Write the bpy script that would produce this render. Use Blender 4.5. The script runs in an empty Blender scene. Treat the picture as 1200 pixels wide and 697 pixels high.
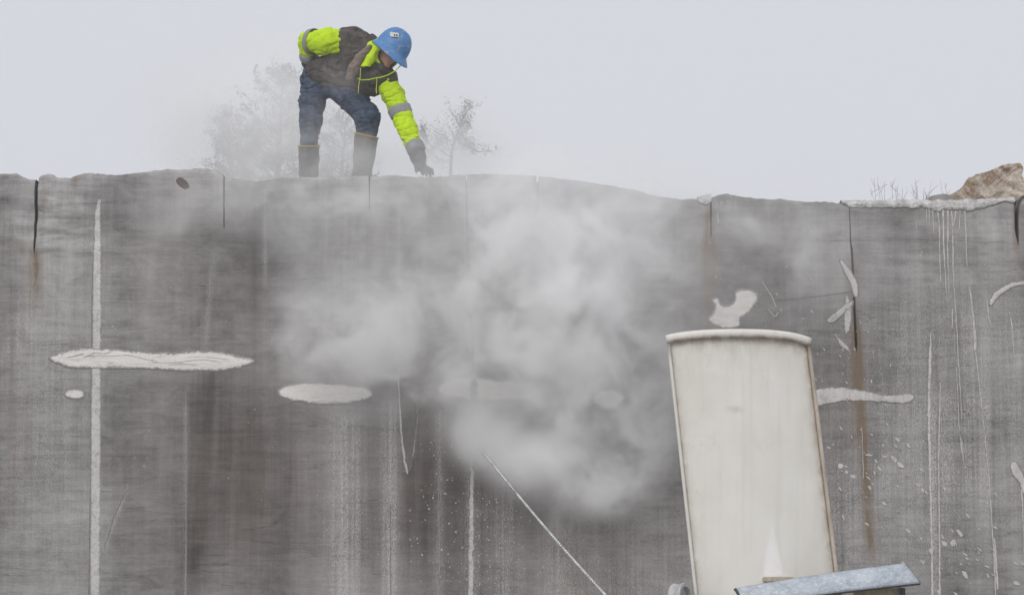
import bpy, bmesh, math, random
import numpy as np
from mathutils import Vector, Matrix

random.seed(7); RNG = np.random.default_rng(11)
scene = bpy.context.scene
COL = scene.collection

# ------------------------------------------------------------------ camera
CAM = np.array([0.0, -22.0, 1.6]); PITCH = math.radians(5.0); FPX = 3080.0
cam_d = bpy.data.cameras.new('camera'); cam_o = bpy.data.objects.new('camera', cam_d); COL.objects.link(cam_o)
cam_o.location = CAM; cam_o.rotation_euler = (math.pi/2 + PITCH, 0, 0)
cam_d.sensor_width = 36; cam_d.lens = FPX/1200*36; cam_d.clip_start = 0.1; cam_d.clip_end = 3000
scene.camera = cam_o

# ------------------------------------------------------------------ sky, sun, exposure
SUN_EL, SUN_ROT = math.radians(42), math.radians(215)
world = bpy.data.worlds.new('World'); scene.world = world; world.use_nodes = True
wn, wl = world.node_tree.nodes, world.node_tree.links
wn.clear()
w_out = wn.new('ShaderNodeOutputWorld'); w_bg = wn.new('ShaderNodeBackground'); w_bg.inputs['Strength'].default_value = 0.1
w_sky = wn.new('ShaderNodeTexSky'); w_sky.sky_type = 'NISHITA'; w_sky.sun_disc = False
w_sky.sun_elevation = SUN_EL; w_sky.sun_rotation = SUN_ROT; w_sky.dust_density = 4.0
w_hsv = wn.new('ShaderNodeHueSaturation'); w_hsv.inputs['Saturation'].default_value = 0.35
w_mix = wn.new('ShaderNodeMixRGB'); w_mix.inputs['Fac'].default_value = 0.93       # even overcast layer over the clear sky
w_mix.inputs['Color2'].default_value = (6.98, 7.18, 7.74, 1)
wl.new(w_sky.outputs[0], w_hsv.inputs['Color']); wl.new(w_hsv.outputs[0], w_mix.inputs['Color1'])
wl.new(w_mix.outputs[0], w_bg.inputs['Color']); wl.new(w_bg.outputs[0], w_out.inputs['Surface'])
sun_d = bpy.data.lights.new('sun', 'SUN'); sun_d.energy = 1.5; sun_d.angle = math.radians(30); sun_d.color = (1.0, 0.97, 0.93)
sun_o = bpy.data.objects.new('sun', sun_d); COL.objects.link(sun_o)
# direction to the sun (left of and behind the camera)
sd = Vector((-0.45*math.cos(SUN_EL), -0.89*math.cos(SUN_EL), math.sin(SUN_EL)))
sun_o.rotation_euler = sd.to_track_quat('Z', 'Y').to_euler()
vs = scene.view_settings; vs.view_transform = 'Standard'; vs.look = 'None'; vs.exposure = 0.0; vs.gamma = 1.0
scene.render.engine = 'CYCLES'
cy = scene.cycles
cy.use_denoising = True
cy.max_bounces = 12; cy.diffuse_bounces = 3; cy.glossy_bounces = 2; cy.volume_bounces = 10; cy.transparent_max_bounces = 8
cy.use_adaptive_sampling = True; cy.adaptive_threshold = 0.02
cy.volume_step_rate = 2.0; cy.volume_max_steps = 256

# ------------------------------------------------------------------ helpers
FWD = np.array([0, math.cos(PITCH), math.sin(PITCH)]); UPV = np.array([0, -math.sin(PITCH), math.cos(PITCH)])
def at(px, py, Y=0.0):
    """the world point at depth Y whose image falls on (px, py) of the 1200x697 photograph"""
    d = FWD + np.array([1, 0, 0])*(px-600)/FPX + UPV*(348.5-py)/FPX
    return CAM + d*((Y-CAM[1])/d[1])
def proj(x, y, z):
    dx, dy, dz = x-CAM[0], y-CAM[1], z-CAM[2]
    w = dy*FWD[1]+dz*FWD[2]
    return 600+FPX*dx/w, 348.5-FPX*(dy*UPV[1]+dz*UPV[2])/w

def _hash(i, j, k, s):
    n = (i*374761393 + j*668265263 + k*2147483647 + s*974634777) & 0xffffffff
    n = ((n ^ (n >> 13))*1274126177) & 0xffffffff
    return ((n ^ (n >> 16)) & 0xffff)/65535.0
def vnoise(x, y, z, s=0):
    x, y, z = np.broadcast_arrays(np.asarray(x, float), np.asarray(y, float), np.asarray(z, float))
    i, j, k = np.floor(x).astype(np.int64), np.floor(y).astype(np.int64), np.floor(z).astype(np.int64)
    u, v, w = x-i, y-j, z-k
    u, v, w = u*u*(3-2*u), v*v*(3-2*v), w*w*(3-2*w)
    r = 0
    for a in (0, 1):
        for b in (0, 1):
            for c in (0, 1):
                r = r + _hash(i+a, j+b, k+c, s)*(u if a else 1-u)*(v if b else 1-v)*(w if c else 1-w)
    return r
def fbm(x, y, z, o=4, s=0):
    r, a, t = 0, 1.0, 0.0
    for n in range(o):
        r = r + a*vnoise(x*2**n, y*2**n, z*2**n, s+n*17); t += a; a *= 0.5
    return r/t

def obj(name, verts, faces, mat, parent=None, smooth=False):
    me = bpy.data.meshes.new(name)
    me.from_pydata([tuple(map(float, v)) for v in verts], [], [tuple(f) for f in faces])
    me.update()
    if smooth: me.polygons.foreach_set('use_smooth', [True]*len(me.polygons))
    o = bpy.data.objects.new(name, me); COL.objects.link(o)
    if mat: me.materials.append(mat)
    if parent: o.parent = parent; o.matrix_parent_inverse = parent.matrix_world.inverted()
    return o
def bmobj(name, bm, mat, parent=None, smooth=False):
    me = bpy.data.meshes.new(name); bmesh.ops.recalc_face_normals(bm, faces=bm.faces[:]); bm.to_mesh(me); bm.free()
    if smooth: me.polygons.foreach_set('use_smooth', [True]*len(me.polygons))
    o = bpy.data.objects.new(name, me); COL.objects.link(o); me.materials.append(mat)
    if parent: o.parent = parent; o.matrix_parent_inverse = parent.matrix_world.inverted()
    return o
def thing(name, label, cat, loc, group=None):
    o = bpy.data.objects.new(name, None); COL.objects.link(o); o.location = tuple(map(float, loc)); o.empty_display_size = 0.2
    tag(o, label, cat, group)
    o.matrix_world = Matrix.Translation(Vector(o.location))
    return o
def tag(o, label=None, cat=None, group=None, kind=None):
    for k, v in (('label', label), ('category', cat), ('group', group), ('kind', kind)):
        if v: o[k] = v
    return o

def tube(pts, rad, n=8, cap=True):
    """verts, faces of a tube through pts with a radius per point"""
    pts = [Vector(tuple(p)) for p in pts]
    if not hasattr(rad, '__len__'): rad = [rad]*len(pts)
    V, F = [], []
    ref = Vector((0.3, 0.9, 0.2)).normalized()
    for i, p in enumerate(pts):
        t = (pts[min(i+1, len(pts)-1)]-pts[max(i-1, 0)]).normalized()
        a = t.cross(ref)
        if a.length < 1e-3: a = t.cross(Vector((1, 0, 0)))
        a.normalize(); b = t.cross(a)
        for k in range(n):
            q = 2*math.pi*k/n
            V.append(p+(a*math.cos(q)+b*math.sin(q))*rad[i])
    for i in range(len(pts)-1):
        for k in range(n):
            F.append((i*n+k, i*n+(k+1) % n, (i+1)*n+(k+1) % n, (i+1)*n+k))
    if cap:
        F.append(tuple(range(n))[::-1]); F.append(tuple(range((len(pts)-1)*n, len(pts)*n)))
    return V, F
def merge(parts):
    V, F = [], []
    for v, f in parts:
        b = len(V); V += list(v); F += [tuple(i+b for i in q) for q in f]
    return V, F
def box_vf(c, s, rot=None):
    V = [Vector((x*s[0]/2, y*s[1]/2, z*s[2]/2)) for x in (-1, 1) for y in (-1, 1) for z in (-1, 1)]
    if rot is not None: V = [rot @ v for v in V]
    V = [v+Vector(tuple(c)) for v in V]
    return V, [(0, 1, 3, 2), (4, 6, 7, 5), (0, 4, 5, 1), (2, 3, 7, 6), (0, 2, 6, 4), (1, 5, 7, 3)]
def bevbox(name, c, s, mat, parent, rot=None, bev=0.01):
    bm = bmesh.new(); V, F = box_vf(c, s, rot)
    vs_ = [bm.verts.new(v) for v in V]
    for f in F: bm.faces.new([vs_[i] for i in f])
    bmesh.ops.bevel(bm, geom=bm.edges[:], offset=bev, segments=2, affect='EDGES')
    return bmobj(name, bm, mat, parent)

# ------------------------------------------------------------------ materials
class NT:
    def __init__(self, name):
        self.m = bpy.data.materials.new(name); self.m.use_nodes = True
        self.t = self.m.node_tree; self.b = self.t.nodes['Principled BSDF']; self.t.nodes['Principled BSDF'].inputs['Roughness'].default_value = 0.8
        self._c = None
    def n(self, t, **kw):
        x = self.t.nodes.new(t)
        for k, v in kw.items(): setattr(x, k, v)
        return x
    def l(self, a, b): self.t.links.new(a, b)
    def co(self, sx=1, sy=1, sz=1, off=0):
        if self._c is None: self._c = self.n('ShaderNodeTexCoord')
        mp = self.n('ShaderNodeMapping'); mp.inputs['Scale'].default_value = (sx, sy, sz); mp.inputs['Location'].default_value = (off, off*.7, off*1.3)
        self.l(self._c.outputs['Object'], mp.inputs['Vector']); return mp.outputs[0]
    def noise(self, s=(1, 1, 1), det=4, rough=0.55, dist=0.0, off=0):
        x = self.n('ShaderNodeTexNoise'); x.inputs['Scale'].default_value = 1; x.inputs['Detail'].default_value = det
        x.inputs['Roughness'].default_value = rough; x.inputs['Distortion'].default_value = dist
        self.l(self.co(*s, off=off), x.inputs['Vector']); return x.outputs['Fac']
    def ramp(self, f, *stops):
        x = self.n('ShaderNodeMapRange'); x.clamp = True
        x.inputs['From Min'].default_value, x.inputs['From Max'].default_value = stops[0][0], stops[1][0]
        x.inputs['To Min'].default_value, x.inputs['To Max'].default_value = stops[0][1], stops[1][1]
        self.l(f, x.inputs['Value']); return x.outputs[0]
    def math(self, op, a, b=None):
        x = self.n('ShaderNodeMath'); x.operation = op
        for i, v in enumerate((a, b)):
            if v is None: continue
            if isinstance(v, (int, float)): x.inputs[i].default_value = v
            else: self.l(v, x.inputs[i])
        return x.outputs[0]
    def mix(self, fac, a, b, blend='MIX'):
        x = self.n('ShaderNodeMixRGB'); x.blend_type = blend
        for i, v in enumerate((fac, a, b)):
            if isinstance(v, (int, float)): x.inputs[i].default_value = v if i == 0 else (v, v, v, 1)
            elif isinstance(v, tuple): x.inputs[i].default_value = v if len(v) == 4 else v+(1,)
            else: self.l(v, x.inputs[i])
        return x.outputs[0]
    def bump(self, h, strength=0.4, dist=0.01):
        x = self.n('ShaderNodeBump'); x.inputs['Strength'].default_value = strength; x.inputs['Distance'].default_value = dist
        self.l(h, x.inputs['Height']); self.l(x.outputs[0], self.b.inputs['Normal'])
    def done(self, col=None, rough=None, metal=None, spec=None):
        if col is not None:
            if isinstance(col, tuple): self.b.inputs['Base Color'].default_value = col if len(col) == 4 else col+(1,)
            else: self.l(col, self.b.inputs['Base Color'])
        if rough is not None:
            if isinstance(rough, (int, float)): self.b.inputs['Roughness'].default_value = rough
            else: self.l(rough, self.b.inputs['Roughness'])
        if metal is not None: self.b.inputs['Metallic'].default_value = metal
        if spec is not None: self.b.inputs['Specular IOR Level'].default_value = spec
        return self.m

def mat_stone():
    t = NT('sawn_stone')
    big = t.noise((0.55, 1, 0.7), 5, 0.6, 0.6)
    sel = t.noise((0.9, 1, 0.6), 3, 0.5, 0.3, off=50)                 # where streaks show at all
    bed = t.noise((1.1, 1, 11), 7, 0.68, 0.9, off=3)
    bedf = t.noise((4.0, 2, 48), 5, 0.7, 0.8, off=9)
    ver = t.noise((7, 1, 0.28), 6, 0.7, 0.45, off=5)
    verf = t.noise((34, 1, 1.6), 4, 0.7, 0.5, off=2)
    blot = t.noise((4, 3, 6), 7, 0.7, 0.8, off=12)
    mott = t.noise((17, 17, 22), 5, 0.72, 0.5, off=15)
    gr = t.noise((85, 85, 85), 3, 0.7)
    vsel = t.ramp(sel, (0.42, 0.0), (0.66, 1.0))
    v = t.math('ADD', t.math('MULTIPLY', t.ramp(big, (0.3, 0), (0.7, 1)), 0.30), t.math('MULTIPLY', t.ramp(bed, (0.32, 0), (0.68, 1)), 0.20))
    v = t.math('ADD', v, t.math('MULTIPLY', t.math('MULTIPLY', t.ramp(ver, (0.3, 0), (0.7, 1)), vsel), 0.24))
    v = t.math('ADD', v, t.math('MULTIPLY', t.ramp(blot, (0.3, 0), (0.7, 1)), 0.22))
    v = t.math('ADD', v, t.math('MULTIPLY', t.ramp(mott, (0.3, 0), (0.7, 1)), 0.11))
    v = t.math('ADD', v, t.math('MULTIPLY', t.ramp(bedf, (0.3, 0), (0.7, 1)), 0.09))
    v = t.math('ADD', v, t.math('MULTIPLY', t.math('MULTIPLY', t.ramp(verf, (.3, 0), (.7, 1)), vsel), 0.14))
    v = t.math('ADD', v, t.math('MULTIPLY', t.ramp(gr, (0.3, 0), (0.7, 1)), 0.12))
    vw = t.noise((2.6, 1, 0.13), 5, 0.6, 0.3, off=61)
    v = t.math('ADD', v, t.math('MULTIPLY', t.math('SUBTRACT', t.ramp(vw, (0.3, 0), (0.7, 1)), .5), 0.30))
    v = t.ramp(v, (0.23, 0), (1.0, 1))
    col = t.mix(v, (0.088, 0.082, 0.078), (0.475, 0.461, 0.454))
    # dark undulating bedding seams
    seam = t.noise((0.42, 1, 4.2), 5, 0.5, 0.3, off=21)
    sm = t.math('ABSOLUTE', t.math('SUBTRACT', t.math('FRACT', t.math('MULTIPLY', seam, 7)), 0.5))
    smk = t.math('MULTIPLY', t.ramp(sm, (0.0, 1), (0.045, 0)), t.ramp(t.noise((1.6, 1, 5), 4, 0.6, off=31), (0.50, 0), (0.66, 1)))
    col = t.mix(t.math('MULTIPLY', smk, 0.45), col, (0.055, 0.05, 0.048))
    at_ = t.n('ShaderNodeAttribute'); at_.attribute_name = 'stain'
    sp = t.n('ShaderNodeSeparateColor'); t.l(at_.outputs['Color'], sp.inputs[0])
    wet, rust, pale = sp.outputs[0], sp.outputs[1], sp.outputs[2]
    wetm = t.math('MULTIPLY', wet, t.ramp(ver, (0.3, 0.6), (0.65, 1.15)))
    col = t.mix(wetm, col, t.mix(1.0, col, (0.36, 0.31, 0.28), 'MULTIPLY'))
    pg = t.math('MULTIPLY', pale, t.math('MULTIPLY', t.ramp(t.noise((120, 120, 50), 3, 0.75, off=4), (0.40, 0.05), (0.62, 1.3)), t.ramp(t.noise((30, 1, .5), 4, .65, off=14), (.35, .25), (.6, 1.35))))
    col = t.mix(t.math('MINIMUM', pg, 0.9), col, (0.56, 0.54, 0.525))
    rg = t.math('MULTIPLY', t.math('MULTIPLY', rust, 1.1), t.ramp(t.noise((18, 18, 4), 5, 0.7, off=6), (0.3, 0.45), (0.6, 1.15)))
    col = t.mix(t.math('MINIMUM', rg, 0.9), col, (0.18, 0.13, 0.085))
    # tiny white flecks of splashed slurry
    fl = t.n('ShaderNodeTexVoronoi'); fl.inputs['Scale'].default_value = 1; t.l(t.co(16, 16, 13), fl.inputs['Vector'])
    flm = t.math('MULTIPLY', t.ramp(fl.outputs['Distance'], (0.10, 1), (0.16, 0)), t.ramp(t.noise((1.5, 1, 1.2), 4, 0.7, off=41), (0.56, 0), (0.7, 1)))
    col = t.mix(t.math('MULTIPLY', flm, 0.7), col, (0.55, 0.53, 0.51))
    h = t.math('ADD', t.math('MULTIPLY', bed, 0.9), t.math('MULTIPLY', verf, 0.35))
    h = t.math('ADD', h, t.math('MULTIPLY', gr, 0.35)); h = t.math('SUBTRACT', h, t.math('MULTIPLY', smk, 0.5)); h = t.math('ADD', h, t.math('MULTIPLY', blot, .5))
    t.bump(h, 0.55, 0.012)
    ro = t.ramp(wetm, (0, 0.82), (1, 0.62))
    return t.done(col, ro, spec=0.3)
def worn_edge(t, col):
    # pale coat thins out to bare stone along its ragged rim
    at_ = t.n('ShaderNodeAttribute'); at_.attribute_name = 'coat'
    sp = t.n('ShaderNodeSeparateColor'); t.l(at_.outputs['Color'], sp.inputs[0])
    n_ = t.noise((45, 45, 45), 5, .75, off=33); n2 = t.noise((9, 9, 14), 5, .7, .5, off=37)
    f = t.math('ADD', sp.outputs[0], t.math('MULTIPLY', t.math('SUBTRACT', n_, .5), 1.5))
    f = t.math('ADD', f, t.math('MULTIPLY', t.math('SUBTRACT', n2, .56), 1.1))
    return t.mix(t.ramp(f, (.30, 0), (.85, 1)), (0.235, 0.225, 0.22), col)
def coat(o, vals):
    ca = o.data.color_attributes.new('coat', 'FLOAT_COLOR', 'POINT'); vals = np.asarray(vals, np.float32)
    ca.data.foreach_set('color', np.stack([vals, vals, vals, np.ones_like(vals)], -1).ravel())
def mat_pale(name='pale_mineral', base=(0.80, 0.775, 0.735), vein=(0.24, 0.22, 0.205), amt=0.8):
    t = NT(name)
    a = t.noise((3, 3, 16), 6, 0.65, 0.8); b = t.noise((60, 60, 60), 3, 0.7); c = t.noise((1.6, 2, 22), 5, .6, 1.2, off=8)
    r = t.math('ABSOLUTE', t.math('SUBTRACT', c, 0.5))
    col = t.mix(t.math('MULTIPLY', t.ramp(a, (0.45, 0), (0.72, 1)), 0.45*amt), base, tuple(x*.72 for x in base))
    col = t.mix(t.math('MULTIPLY', t.math('MULTIPLY', t.ramp(r, (0.0, 1), (0.02, 0)), t.ramp(a, (.45, 0), (.6, 1))), amt), col, vein)
    col = t.mix(t.ramp(b, (0.35, 0.22), (0.65, 0)), col, tuple(x*.6 for x in base))
    col = worn_edge(t, col)
    t.bump(t.math('ADD', a, t.math('MULTIPLY', b, 0.4)), 0.5, 0.01)
    return t.done(col, 0.85, spec=0.25)
def mat_slurry(name, base, dark=0.6, s=9, edge=False):
    t = NT(name)
    a = t.noise((s, s, s*.35), 5, 0.7, 0.3); b = t.noise((90, 90, 90), 3, 0.7)
    col = t.mix(t.ramp(a, (0.4, 0), (0.7, 1)), base, tuple(x*dark for x in base))
    col = t.mix(t.ramp(b, (0.35, 0.3), (0.6, 0)), col, tuple(x*.65 for x in base))
    if edge: col = worn_edge(t, col)
    t.bump(t.math('ADD', a, b), 0.5, 0.006)
    return t.done(col, 0.85, spec=0.25)
def mat_cloth(name, c1, c2, dirt=(0.2, 0.185, 0.17), damt=0.5, sc=9, rough=0.9):
    t = NT(name)
    a = t.noise((sc, sc, sc), 5, 0.6, 0.4); b = t.noise((sc*2.3,)*3, 5, 0.65, 0.5, off=7); w = t.noise((300, 300, 300), 2, 0.5)
    col = t.mix(t.ramp(a, (0.35, 0), (0.65, 1)), c1, c2)
    col = t.mix(t.math('MULTIPLY', t.ramp(b, (0.5, 0), (0.72, 1)), damt), col, dirt)
    col = t.mix(t.ramp(w, (0.3, .25), (0.6, 0)), col, tuple(x*.7 for x in c1))
    t.bump(t.math('ADD', t.math('MULTIPLY', b, 1.0), t.math('MULTIPLY', w, 0.12)), 0.5, 0.012)
    return t.done(col, rough, spec=0.2)
def mat_plain(name, c, rough=0.6, metal=0, var=0.25, sc=20, bump=0.15):
    t = NT(name); a = t.noise((sc,)*3, 5, 0.6, 0.2)
    col = t.mix(t.ramp(a, (0.35, 0), (0.65, 1)), c, tuple(x*(1-var) for x in c))
    t.bump(a, bump, 0.005)
    return t.done(col, rough, metal)

M_STONE = mat_stone()
M_LENS = mat_pale()
M_STRIPE = mat_slurry('pale_stripe', (0.64, 0.625, 0.61), 0.85, 4, True)
M_DRIP = mat_slurry('dried_slurry', (0.64, 0.62, 0.595), 0.7, 9, True)
M_CRUST = mat_slurry('slurry_crust', (0.74, 0.73, 0.715), 0.5, 12, True)
M_KNOT = mat_slurry('brown_knot', (0.10, 0.065, 0.05), 0.5, 30)

# ------------------------------------------------------------------ ground
def mat_ground():
    t = NT('quarry_ground'); a = t.noise((0.25,)*3, 6, 0.65, 0.4); b = t.noise((6,)*3, 5, 0.7); c = t.noise((40,)*3, 3, 0.7)
    col = t.mix(t.ramp(a, (0.35, 0), (0.65, 1)), (0.30, 0.285, 0.265), (0.46, 0.445, 0.425))
    col = t.mix(t.ramp(b, (0.45, 0), (0.7, 0.6)), col, (0.15, 0.14, 0.13))
    t.bump(t.math('ADD', b, t.math('MULTIPLY', c, 0.4)), 0.6, 0.05)
    return t.done(col, 0.9, spec=0.2)
M_GROUND = mat_ground()
def sheet(name, xs, ys, zf, mat):
    X, Y = np.meshgrid(xs, ys); Z = zf(X, Y)
    V = np.stack([X, Y, Z], -1).reshape(-1, 3); nx = len(xs)
    F = [(j*nx+i, j*nx+i+1, (j+1)*nx+i+1, (j+1)*nx+i) for j in range(len(ys)-1) for i in range(nx-1)]
    return tag(obj(name, V, F, mat, smooth=True), kind='structure')
gx = np.unique(np.concatenate([np.linspace(-400, -20, 16), np.linspace(-20, 20, 81), np.linspace(20, 400, 16)]))
gy = np.unique(np.concatenate([np.linspace(-400, -30, 14), np.linspace(-30, 0.5, 62), [400]]))
sheet('quarry_floor', gx, gy, lambda X, Y: np.where(np.abs(X) < 20, 0.10*(fbm(X*.5, Y*.5, 0, 3, 5)-.5), 0)-0.05*(np.abs(X) >= 20), M_GROUND)
TOPZ = at(420, 207)[2]                       # level of the bench top at the edge
by_ = np.unique(np.concatenate([np.linspace(2.4, 60, 60), np.linspace(60, 400, 12)]))
sheet('bench_top', gx, by_, lambda X, Y: TOPZ-0.14+0.12*(fbm(X*.4, Y*.4, 0, 3, 8)-.5)*np.clip((Y-2.4)/3, 0, 1), M_GROUND)

# ------------------------------------------------------------------ quarry wall
PROFILE = [(-60, 203), (0, 203), (20, 203), (28, 208), (36, 211), (42, 208), (48, 204), (55, 202), (62, 204), (66, 207), (80, 208), (90, 204), (100, 202), (118, 203), (130, 205),
           (145, 204), (175, 200), (190, 199), (230, 197), (245, 197), (258, 201), (263, 206), (270, 208), (300, 212), (330, 208), (360, 207), (400, 206),
           (433, 206), (460, 205), (500, 207), (515, 206), (545, 204), (600, 204), (630, 206), (680, 211), (700, 214), (740, 221), (770, 229), (790, 232),
           (820, 233), (835, 230), (850, 226), (860, 228), (890, 232), (940, 235), (990, 238), (1010, 238), (1060, 237), (1120, 237), (1195, 234), (1260, 236)]
pw = np.array([at(a, b) for a, b in PROFILE])
px_, pz_ = list(pw[:, 0]), list(pw[:, 2])
px_ = [-9, -7, -5.5]+px_+[5.6, 7, 9]; pz_ = [TOPZ-.1, TOPZ+.05, TOPZ]+pz_+[TOPZ-.25, TOPZ-.15, TOPZ-.2]
def ztop(x):
    return np.interp(x, px_, pz_) + 0.012*(fbm(x*9, 0, 0, 3, 3)-.5) + 0.010*(vnoise(x*40, 0, 0, 4)-.5)

G = lambda px, py, cx, cy_, rx, ry: np.exp(-((px-cx)/rx)**2-((py-cy_)/ry)**2)
def sstep(x, a, b):
    t = np.clip((x-a)/(b-a), 0, 1); return t*t*(3-2*t)
def col_band(px, py, x0, y0, y1, w, x1=None, fade=25):
    x1 = x0 if x1 is None else x1
    c = x0+(x1-x0)*np.clip((py-y0)/(y1-y0), 0, 1)
    return np.exp(-((px-c)/w)**2)*sstep(py, y0-fade*.4, y0+fade*.6)*(1-sstep(py, y1-fade, y1+fade))
def stain(x, z):
    px, py = proj(x, 0*x, z)
    wob = 18*(fbm(px/40, py/60, 0, 3, 60)-.5)
    pxx = px+wob
    wet = 0.95*G(pxx, py, 470, 590, 235, 150)+.55*G(pxx, py, 600, 515, 90, 70)+.5*G(pxx, py, 280, 520, 60, 160)+.45*G(pxx, py, 530, 280, 50, 45)+.45*G(pxx, py, 290, 270, 24, 90)
    wet += .55*G(pxx, py, 890, 310, 45, 60)+.4*G(pxx, py, 15, 360, 30, 60)+.35*G(pxx, py, 810, 320, 22, 60)+.45*G(pxx, py, 975, 470, 30, 110)
    wet += .35*G(pxx, py, 200, 270, 60, 35)+.28*col_band(px, py, 300, 200, 420, 9)+.4*col_band(px, py, 1010, 270, 330, 8, 1006)+.5*col_band(px, py, 245, 420, 697, 14, 222, 60)
    wet += .35*G(pxx, py, 180, 560, 90, 130)+.30*G(pxx, py, 200, 340, 90, 60)+.35*G(pxx, py, 860, 560, 200, 200)*(px < 1000)
    wet -= .55*col_band(px, py, 405, 470, 740, 24)+.45*col_band(px, py, 458, 460, 740, 15)+.7*G(px, py, 720, 690, 120, 100)+.6*G(pxx, py, 60, 600, 60, 200)
    rust = 1.5*col_band(px, py, 832, 246, 375, 5.5)+.55*col_band(px, py, 830, 280, 340, 10)+1.0*col_band(px, py, 1001, 370, 650, 5.5, 1021)+.5*col_band(px, py, 1003, 385, 520, 9, 1006)
    rust += .6*col_band(px, py, 998.5, 300, 385, 6, 1002)
    rust += .8*col_band(px, py, 41, 285, 330, 4)+.45*col_band(px, py, 42, 300, 360, 10)+.5*G(px, py, 25, 292, 7, 9)+.8*col_band(px, py, 1191, 245, 290, 4)+.6*G(px, py, 88, 208, 5, 8)
    rust += .5*G(px, py, 51, 235, 5, 5)+.18*col_band(px, py, 14, 380, 600, 5)+.25*G(px, py, 700, 660, 90, 60)
    pale = .60*col_band(px, py, 405, 480, 740, 20)+.62*col_band(px, py, 457, 470, 740, 11)+.35*col_band(px, py, 592, 560, 740, 17)+.42*G(px, py, 730, 680, 90, 90)
    pale += .4*col_band(px, py, 514, 480, 740, 5)+.4*col_band(px, py, 552, 470, 740, 10)+.3*col_band(px, py, 217, 470, 740, 2.0)+.35*col_band(px, py, 655, 610, 740, 20)
    pale += .22*G(pxx, py, 60, 400, 70, 90)+.3*G(pxx, py, 90, 285, 35, 10)+.3*G(pxx, py, 1100, 480, 120, 25)+.45*G(pxx, py, 1110, 560, 130, 60)+.38*G(pxx, py, 1110, 400, 120, 80)+.3*G(pxx, py, 960, 640, 60, 90)+.25*G(pxx, py, 60, 560, 60, 120)+.2*G(pxx, py, 1090, 650, 100, 35)
    pale += .35*col_band(px, py, 310, 215, 330, 2.5)+.35*col_band(px, py, 467, 240, 470, 3, 469)+.25*col_band(px, py, 60, 300, 420, 14, 10)+.3*col_band(px, py, 250, 300, 420, 4, 238)
    pale += .35*col_band(px, py, 150, 570, 640, 3, 122)+.3*col_band(px, py, 1096, 440, 740, 5)+.35*G(px, py, 850, 240, 25, 8)
    pale += .75*(sstep(py, 190, 200)*(1-sstep(py, 205, 216)))*(fbm(px/30, py/20, 0, 3, 80) > .56)*.5
    return np.clip(wet, 0, 1), np.clip(rust, 0, 1), np.clip(pale, 0, 1)

def front_disp(x, z):
    """outward (towards the camera) relief of the sawn face"""
    if np.ndim(x) == 0:
        return float(_front_disp(np.array([float(x)]), np.array([float(z)]))[0]) if (x < -3.2 and z > 3.4) or (abs(x-2.85) < .4 and z > 3.9) else 0.0
    return _front_disp(x, z)
def _front_disp(x, z):
    px, py = proj(x, 0*x, z)
    d = 0.0022*(fbm(x*.8, z*9, 0, 3, 20)-.5)
    zone = G(px, py, 62, 262, 62, 34)+.5*G(px, py, 1000, 246, 25, 10)+.25*G(px, py, 20, 230, 30, 20)
    led = fbm(x*3.0, z*16, 0, 4, 30)
    stepn = np.floor(led*9)/9*.6+led*.4
    d = d+zone*0.10*(stepn-.52)
    d = d-0.05*G(px, py, 40, 210, 12, 10)
    return d

# joints: list of (px, py, gap_px) from the top down
JOINTS = [
    [(42, 195, 4.6), (42, 250, 4), (40.5, 284, 2.6), (40, 292, 0.0), (38, 700, 0.0)],
    [(111, 195, 0.0), (109.5, 300, 0.4), (108.5, 310, 1.4), (104.5, 700, 1.3)],
    [(262.5, 195, 2.6), (262.5, 258, 2.2), (262.5, 264, 0.0), (255, 700, 0.0)],
    [(433, 195, 1.8), (433, 238, 1.4), (434, 245, 0.05), (434, 700, 0.0)],
    [(546, 195, 1.8), (549, 320, 1.8), (555, 430, 2.6), (555.5, 512, 3.0), (555.5, 522, 0.0), (554, 700, 0.0)],
    [(630, 195, 3.2), (630, 240, 2.4), (631, 262, 0.05), (634, 700, 0.0)],
    [(833, 195, 2.4), (833, 246, 2.0), (833, 254, 0.0), (838, 700, 0.0)],
    [(995, 200, 0.8), (996.5, 250, 1.6), (998, 260, 2.8), (1003, 378, 3.4), (1003.5, 388, 0.05), (1012, 700, 0.0)],
    [(1190, 195, 5.0), (1191, 240, 5), (1192.5, 251, 2.5), (1193, 258, 0.05), (1203, 700, 0.0)],
]
def joint_xy(j):
    w = [at(a, b) for a, b, _ in j]
    zs = np.array([p[2] for p in w])[::-1]; xs = np.array([p[0] for p in w])[::-1]; gs = np.array([g for _, _, g in j])[::-1]*22/FPX
    return lambda z: np.interp(z, zs, xs), lambda z: np.interp(z, zs, gs)
wall = thing('quarry_wall', 'tall sawn grey stone quarry wall with saw cuts, pale lenses and slurry stains', 'rock wall', (0, 0, 0))
edges = [(lambda z: 0*z-9.0, lambda z: 0*z), (lambda z: 0*z-6.3, lambda z: 0*z+.01)]+[joint_xy(j) for j in JOINTS]+[(lambda z: 0*z+6.5, lambda z: 0*z+.01), (lambda z: 0*z+9.0, lambda z: 0*z)]
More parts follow.
